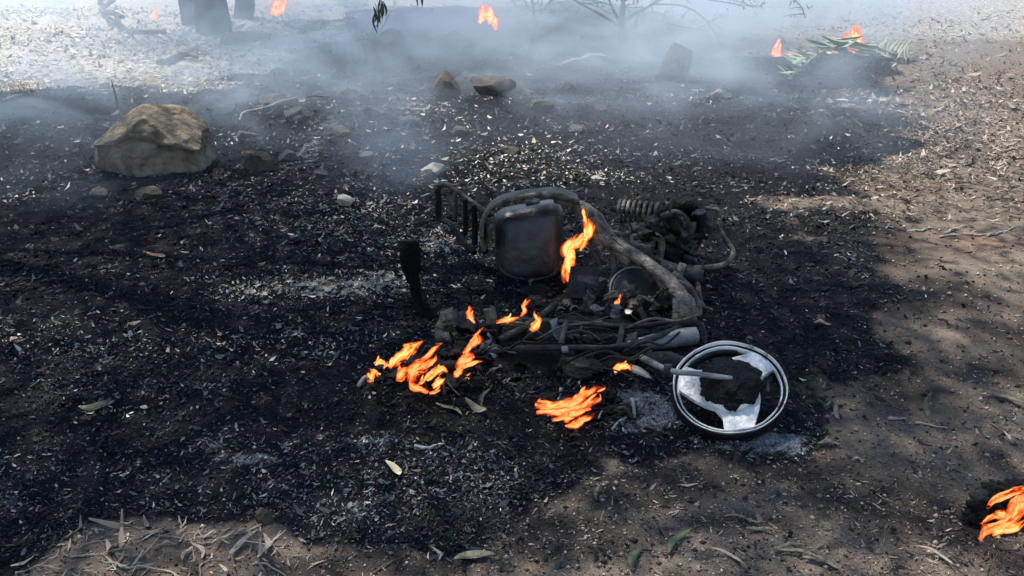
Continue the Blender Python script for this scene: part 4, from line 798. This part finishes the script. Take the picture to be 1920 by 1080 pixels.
    T('cable', [(880, 640, 3.2), (930, 632, 3.2), (990, 622, 3.2), (1060, 624, 3.18), (1130, 640, 3.12), (1180, 662, 3.05)], 3, 'dsteel')
    for (px, py, Y) in ((905, 610, 3.34), (1052, 585, 3.45), (1078, 582, 3.45), (925, 690, 3.0)):
        obj('ring_bolt', *lathe([(.020, -.006), (.024, 0), (.020, .006), (.014, .004), (.014, -.004)], B(px, py, Y), (.2, -.8, .5), 18), 'alud', t)
    for i in range(70):                  # torn scraps of metal and plastic in the burnt middle
        zone = [(900, 1220, 596, 720), (1080, 1300, 520, 610), (1180, 1330, 385, 500), (820, 960, 590, 700)][i % 4]; px, py = rg.uniform(zone[0], zone[1]), rg.uniform(zone[2], zone[3])
        Y0 = [2.86 + (720 - py) / 124 * .40, 3.30 + (610 - py) / 90 * .22, 3.72 + (500 - py) / 115 * .14, 2.92 + (700 - py) / 110 * .34][i % 4]; c0 = B(px, py, Y0 - .03); a = rg.normal(0, 1, 3); a /= np.linalg.norm(a); b_ = np.cross(a, rg.normal(0, 1, 3)); b_ /= np.linalg.norm(b_); l1, l2 = rg.uniform(.02, .06), rg.uniform(.008, .03)
        obj('scrap', *sheet(c0 - a * l1 - b_ * l2, c0 + a * l1 - b_ * l2, c0 - a * l1 + b_ * l2, c0 + a * l1 + b_ * l2, 7, 5, .010, 30, 90 + i, .003), ['soot', 'dsteel', 'soot', 'steel', 'soot', 'alud', 'dsteel', 'soot', 'dsteel'][i % 9] if i % 4 != 2 else ['soot', 'dsteel'][i // 4 % 2], t)
    # --- handlebar with its upright grip
    hb = T('handlebar', [(935, 640, 3.22), (880, 632, 3.28), (836, 616, 3.34), (804, 596, 3.40), (784, 558, 3.45), (776, 522, 3.48), (772, 500, 3.49)], [10, 13, 17, 17, 13, 11, 10], 'black')
    kk = pxm(3.49, .3); gp = catmull([B(773, 530, 3.48), B(771, 505, 3.485), B(769, 478, 3.49), B(767, 450, 3.5)], 5)
    obj('grip', *tube(gp, np.interp(np.linspace(0, 1, len(gp)), [0, .22, .3, .8, 1], [10 * kk, 13 * kk, 19 * kk, 20 * kk, 15 * kk]), 12, 1, .55, updir=(0, -1, .3), wob=.2, ws=30), 'black', hb)
    T('brake_lever', [(800, 590, 3.40), (796, 560, 3.42), (790, 540, 3.44)], [4, 5, 3], 'soot', hb); T('mirror_stem', [(812, 596, 3.4), (835, 588, 3.42), (858, 594, 3.4), (866, 612, 3.36)], [6, 9, 9, 6], 'dsteel', hb)
    return t
motorcycle()

# ------------------------------------------------------------------ burning heaps that lie loose beside the motorcycle
def heap(name, blobs, label, cat, seed, twigs=10):
    px, py = blobs[0][:2]; b = G(px, py); t = thing(name, (b[0], b[1], H(b[0], b[1])), label, cat); rg = np.random.default_rng(seed)
    for i, (px, py, w, h_) in enumerate(blobs):
        c = G(px, py); k = pxm(c[1]); z = H(c[0], c[1]); obj('melted_lump', *lump((c[0], c[1] + .05, z + h_ * k * .1), (w * k * .5, w * k * .36, h_ * k * .5), 5, .9, 3.6, seed + i), 'soot', t)
    for j in range(twigs):
        bl = blobs[int(rg.integers(len(blobs)))]; p = G(bl[0] + rg.uniform(-.6, .6) * bl[2], bl[1] + rg.uniform(-.5, .4) * bl[3]); a = rg.uniform(0, 6.28); L = rg.uniform(.04, .12); z = H(p[0], p[1])
        obj('scrap', *tube([p + (0, 0, z + .012), p + (math.cos(a) * L * .5, math.sin(a) * L * .5, z + rg.uniform(.02, .06)), p + (math.cos(a) * L, math.sin(a) * L, z + rg.uniform(.005, .05))], rg.uniform(.003, .008), 6, 4, wob=.4), ['soot', 'dsteel', 'alud'][j % 3], t)
    return t
heap('charred_heap', [(800, 722, 150, 50), (740, 716, 70, 44), (870, 700, 90, 52), (850, 740, 90, 26), (705, 718, 36, 20)], 'black melted heap burning below the upright handlebar grip', 'burnt heap', 70, 14)
heap('charred_heap', [(1080, 784, 110, 26), (1130, 766, 70, 28), (1030, 770, 60, 22), (1170, 790, 60, 20)], 'flat black melted heap burning beside the wheel', 'burnt heap', 80, 12)
heap('burning_lump', [(1890, 990, 110, 70), (1930, 960, 110, 70), (1850, 1000, 60, 36)], 'black melted lump burning alone on the bare earth', 'burnt lump', 90, 6)

# ================================================================== fires
def fire(px, py, Y, tongues, label, m='fire', group=None, name='fire', th=.45):
    """tongues: ([(px, py)...], [half widths in px], material or None)"""
    b = B(px, py, Y); t = thing(name, (b[0], b[1], max(b[2], H(b[0], b[1]))), label, 'fire', group); k = pxm(Y, .1); rg = np.random.default_rng(int(px))
    def tongue(pts, w, mm, i, dy):
        P = [B(x, y, Y + dy + .012 * math.sin(j * 1.9 + i)) for j, (x, y) in enumerate(pts)]; sd_, nn = 14, 6
        W = np.interp(np.linspace(0, 1, len(pts)), np.linspace(0, 1, len(w)), w) * k
        v, f = tube(P, W, sd_, nn, th, updir=(.1, -1, .35), wob=.9, ws=30, seed=i + int(px)); o = obj('flame', v, f, mm, t)
        rows = len(v) // sd_; a = np.linspace(0, 2 * math.pi, sd_, endpoint=False); tt = np.linspace(0, 1, rows)
        core = (1 - np.abs(np.cos(a)) ** 1.6)[None, :] * (.25 + .85 * np.sin(np.pi * np.clip(tt * .9 + .12, 0, 1)))[:, None]
        ang = np.linspace(0, 2 * math.pi, sd_, endpoint=False); le = np.concatenate([[0], np.cumsum(np.linalg.norm(np.diff(v.reshape(rows, sd_, 3).mean(1), axis=0), axis=1))])
        flow = np.stack([np.repeat(le[:, None] * .30, sd_, 1), np.cos(ang)[None, :] * np.repeat(np.interp(np.linspace(0, 1, rows), np.linspace(0, 1, len(W)), W)[:, None], sd_, 1), np.sin(ang)[None, :] * .006 + np.full((rows, 1), i * 3.7 + px * .01)], -1)
        o.data.attributes.new('flow', 'FLOAT_VECTOR', 'POINT').data.foreach_set('vector', flow.astype(np.float32).ravel())
        o.data.attributes.new('core', 'FLOAT', 'POINT').data.foreach_set('value', core.astype(np.float32).ravel())
    for i, tg in enumerate(tongues):
        pts, w = tg[0], tg[1]; mm = tg[2] if len(tg) > 2 else m
        tongue(pts, [q * 1.35 for q in w], mm, i, .02 * math.sin(i * 2.1))
        for c in range(2):                                  # thin licks curling off the tongue
            j0 = int(rg.integers(0, len(pts) - 1)); p = np.array(pts[j0], float); d = np.array(pts[j0 + 1], float) - p; L = np.linalg.norm(d) + 1e-6; d /= L; nrm = np.array([-d[1], d[0]]) * (1 if c else -1); ln = max(w) * rg.uniform(2.2, 4.2)
            q = p + nrm * max(w) * rg.uniform(.2, .8); up_ = np.array([rg.uniform(-.3, .5), -.5]); pl = [tuple(q), tuple(q + d * ln * .35 + up_ * ln * .1), tuple(q + d * ln * .6 + up_ * ln * .35 + nrm * 2), tuple(q + d * ln * .7 + up_ * ln * .75)]
            tongue(pl, [max(w) * .25, max(w) * .55, max(w) * .4, max(w) * .08], mm, i + 20 + c, rg.uniform(-.03, .03))
    return t
hot, far = 'fire_hot', 'fire_far'
fire(1066, 532, 3.74, [([(1068, 536), (1062, 512), (1068, 484), (1064, 466), (1078, 456), (1096, 444), (1102, 424), (1098, 406)], [5, 9, 9, 10, 9, 9, 8, 3], hot), ([(1076, 556), (1074, 534), (1082, 520), (1080, 508)], [3, 8, 6, 2]), ([(1088, 470), (1100, 446), (1106, 425), (1104, 410)], [2, 6, 7, 2]), ([(1050, 534), (1034, 536), (1020, 545), (1012, 545)], [3, 3, 3, 1]), ([(1074, 575), (1078, 556), (1074, 540)], [2, 6, 3])],
     'tall wavering yellow flame rising between the tank and the frame tube', hot)
fire(800, 722, 2.74, [([(732, 690), (750, 668), (772, 652), (792, 639)], [3, 9, 8, 2], hot), ([(770, 716), (776, 694), (792, 682), (806, 672)], [6, 12, 11, 4]), ([(748, 712), (754, 696), (766, 690)], [6, 9, 3]), ([(770, 712), (774, 724), (792, 730), (806, 736)], [4, 6, 5, 2]), ([(800, 712), (815, 700), (828, 692), (838, 700)], [3, 6, 6, 2], hot), ([(812, 726), (826, 716), (834, 708)], [4, 6, 2], hot), ([(806, 738), (816, 735), (824, 732)], [3, 4, 1]), ([(786, 720), (806, 702), (822, 684)], [2, 5, 2])],
     'orange flames licking along the melted heap below the upright grip')
fire(706, 712, 2.80, [([(696, 716), (694, 706), (703, 698), (708, 706)], [3, 6, 6, 2], hot), ([(704, 684), (713, 678), (722, 680)], [3, 6, 3], hot), ([(720, 690), (726, 684), (732, 686)], [2, 3, 1])], 'two small bright flames at the tip of the melted heap')
fire(876, 690, 2.84, [([(856, 692), (868, 676), (880, 668), (878, 660)], [4, 9, 8, 2]), ([(868, 662), (884, 648), (896, 636), (888, 628)], [2, 6, 9, 3]), ([(850, 712), (858, 700), (866, 690)], [3, 5, 2]), ([(866, 690), (884, 682), (905, 676)], [2, 4, 1]), ([(860, 712), (872, 706), (884, 708)], [2, 4, 1])], 'ragged red flames where the melted heap meets the bodywork')
fire(886, 608, 3.14, [([(890, 606), (884, 596), (880, 586), (886, 576)], [2, 5, 5, 1])], 'single small curled flame beside the handlebar clamp')
fire(960, 604, 3.12, [([(930, 604), (948, 600), (962, 598), (974, 595)], [3, 5, 4, 1], hot), ([(976, 592), (984, 582), (982, 572), (994, 562)], [2, 4, 4, 1])], 'low flat flame with a curl on the charred foot board')
fire(1004, 616, 3.02, [([(996, 620), (1002, 610), (1010, 602), (1006, 592)], [4, 8, 7, 2], hot)], 'small yellow flame on the charred bodywork')
fire(1156, 578, 3.40, [([(1156, 580), (1160, 572), (1156, 562)], [4, 6, 2])], 'tiny flame by the rear drum')
fire(1168, 694, 2.84, [([(1150, 694), (1162, 689), (1174, 687), (1184, 693)], [4, 6, 6, 2], hot)], 'short orange flame over the pale fork leg')
fire(1080, 780, 2.53, [([(1004, 760), (1030, 762), (1058, 758), (1080, 750), (1100, 738), (1118, 728), (1132, 724)], [4, 7, 8, 8, 7, 5, 2]), ([(1006, 774), (1034, 772), (1062, 770), (1088, 762), (1110, 752), (1130, 744)], [3, 7, 9, 8, 5, 2]), ([(1036, 788), (1062, 782), (1088, 772), (1108, 766)], [3, 7, 6, 2]), ([(1060, 798), (1078, 796), (1098, 786), (1116, 776)], [2, 5, 5, 1]), ([(1066, 800), (1076, 798), (1086, 800)], [3, 4, 2]), ([(1008, 752), (1026, 754), (1044, 756)], [2, 3, 1]), ([(1070, 762), (1088, 746), (1100, 734)], [3, 7, 2], hot)],
     'streaming orange flames low on the ground beside the wheel')
fire(1892, 990, 1.93, [([(1838, 1012), (1848, 996), (1868, 986), (1890, 978), (1912, 960), (1936, 950)], [4, 8, 10, 12, 12, 4]), ([(1862, 1004), (1880, 992), (1906, 988), (1930, 972)], [3, 8, 8, 3], hot), ([(1852, 952), (1866, 936), (1890, 926), (1916, 918), (1950, 920)], [3, 9, 9, 9, 3]), ([(1842, 982), (1858, 970), (1874, 966), (1890, 968)], [3, 5, 6, 2]), ([(1890, 970), (1906, 950), (1930, 940), (1956, 942)], [4, 12, 12, 4]), ([(1868, 958), (1878, 966), (1890, 976)], [3, 7, 3])],
     'large orange flames over the lone black lump on bare earth')
Yb = G(1590, 108)[1] - .05
fire(1590, 100, Yb, [([(1570, 100), (1580, 92), (1588, 84), (1594, 72), (1604, 62), (1600, 48)], [5, 8, 8, 9, 9, 3], far), ([(1596, 96), (1604, 84), (1612, 72), (1606, 56)], [3, 6, 7, 3], far), ([(1552, 102), (1558, 95), (1566, 88)], [3, 5, 2], far), ([(1584, 98), (1588, 90)], [3, 3], far)], 'flickering flame rising behind the fallen green frond', far)
fire(1460, 112, Yb, [([(1452, 112), (1458, 104), (1454, 94), (1460, 88)], [5, 8, 6, 2], far), ([(1474, 110), (1482, 106), (1490, 108)], [4, 5, 2], far), ([(1500, 108), (1510, 104), (1518, 104)], [3, 5, 2], far)], 'low line of fire in thick smoke beside the fallen frond', far)
fire(920, 56, 9.4, [([(930, 56), (928, 42), (918, 32), (908, 22), (900, 10)], [3, 6, 9, 9, 4], far), ([(900, 44), (904, 34), (900, 22)], [3, 6, 2], far), ([(914, 44), (922, 34), (926, 22)], [2, 5, 2], far)], 'bright flame on the dark mound left of the thin sapling', far)
fire(520, 26, 10.8, [([(512, 28), (518, 16), (524, 4), (520, -12)], [5, 9, 8, 3], far), ([(528, 24), (530, 10), (534, -4)], [3, 6, 2], far)], 'far flame at the foot of the charred tree', far)
fire(290, 36, 12.0, [([(292, 38), (288, 28), (294, 18)], [2, 5, 2], far)], 'tiny far flame among pale litter near the crooked fallen branch', far)

# ================================================================== smoke drifting over the far half
def smoke():
    v, f = rbox((0, 0, 0), 1, 1, 1, 0, .001, segs=1)
    lo, hi = np.array([-16, 4.4, -.15]), np.array([16, 30, 2.6]); v = (v * .5 + .5) * (hi - lo) + lo
    m, nt, N, L, b = new_mat('drifting_smoke'); N.remove(b); tc = N.new('ShaderNodeTexCoord'); sp = N.new('ShaderNodeSeparateXYZ'); L.new(tc.outputs['Object'], sp.inputs[0]); X, Yc, Z = sp.outputs
    def mt(op, a, c=None, clamp=False):
        x = N.new('ShaderNodeMath'); x.operation = op; x.use_clamp = clamp
        for i, q in enumerate((a, c)):
            if q is None: continue
            if isinstance(q, (int, float)): x.inputs[i].default_value = q
            else: L.new(q, x.inputs[i])
        return x.outputs[0]
    def gauss(c, r):
        s = None
        for ch, c0, r0 in zip((X, Yc, Z), c, r):
            if r0 is None: continue
            q = mt('DIVIDE', mt('SUBTRACT', ch, float(c0)), float(r0)); q = mt('MULTIPLY', q, q); s = q if s is None else mt('ADD', s, q)
        return mt('EXPONENT', mt('MULTIPLY', s, -1.0))
    tot = None
    for px, py, rx, ry, rz, d in SMOKE:
        c = G(px, py); g = mt('MULTIPLY', gauss((c[0], c[1], .15), (rx, ry, rz)), d); tot = g if tot is None else mt('ADD', tot, g)
    n = N.new('ShaderNodeTexNoise'); n.inputs['Scale'].default_value = 1.15; n.inputs['Detail'].default_value = 5; n.inputs['Distortion'].default_value = 1.4
    mp = N.new('ShaderNodeMapping'); mp.inputs['Scale'].default_value = (.8, 1, 1.6); L.new(tc.outputs['Object'], mp.inputs[0]); L.new(mp.outputs[0], n.inputs['Vector'])
    nr = N.new('ShaderNodeMapRange'); nr.inputs[1].default_value = .42; nr.inputs[2].default_value = .66; nr.inputs[3].default_value = .05; nr.inputs[4].default_value = 2.6; L.new(n.outputs[0], nr.inputs[0])
    ed = N.new('ShaderNodeMapRange'); ed.inputs[1].default_value = 4.5; ed.inputs[2].default_value = 5.6; L.new(Yc, ed.inputs[0])
    dens = mt('MULTIPLY', mt('MULTIPLY', tot, nr.outputs[0]), ed.outputs[0])
    pv = N.new('ShaderNodeVolumePrincipled'); pv.inputs['Color'].default_value = (.64, .75, .88, 1); pv.inputs['Anisotropy'].default_value = .25; L.new(dens, pv.inputs['Density']); L.new(pv.outputs[0], N['Material Output'].inputs['Volume'])
    o = obj('smoke', v, f, m, smooth=False); tag(o, 'blue grey smoke drifting low over the far burnt ground', 'smoke', None, 'stuff')
SMOKE = [  # photographed foot of each bank of smoke, radii in metres, density
    (1400, 70, 2.0, 2.0, 1.3, .46), (1100, 60, 2.2, 1.9, .9, .32), (780, 90, 2.4, 2.1, .9, .34), (520, 60, 2.4, 2.2, 1.0, .26), (40, 20, 2.8, 2.6, 1.0, .24), (1440, 14, 2.2, 2.6, 1.4, .34), (980, 160, 2.2, 1.5, .6, .34), (40, 225, 1.3, 1.1, .45, .40),
    (1330, 190, 1.4, 1.4, .5, .26), (560, 255, .9, .7, .35, .30), (745, 345, .26, .34, .22, 1.6), (90, 405, .45, .34, .2, 1.2), (300, 205, 1.3, .8, .35, .28), (700, 190, 1.3, .9, .4, .26), (1480, 300, .8, .9, .35, .16)]
smoke()
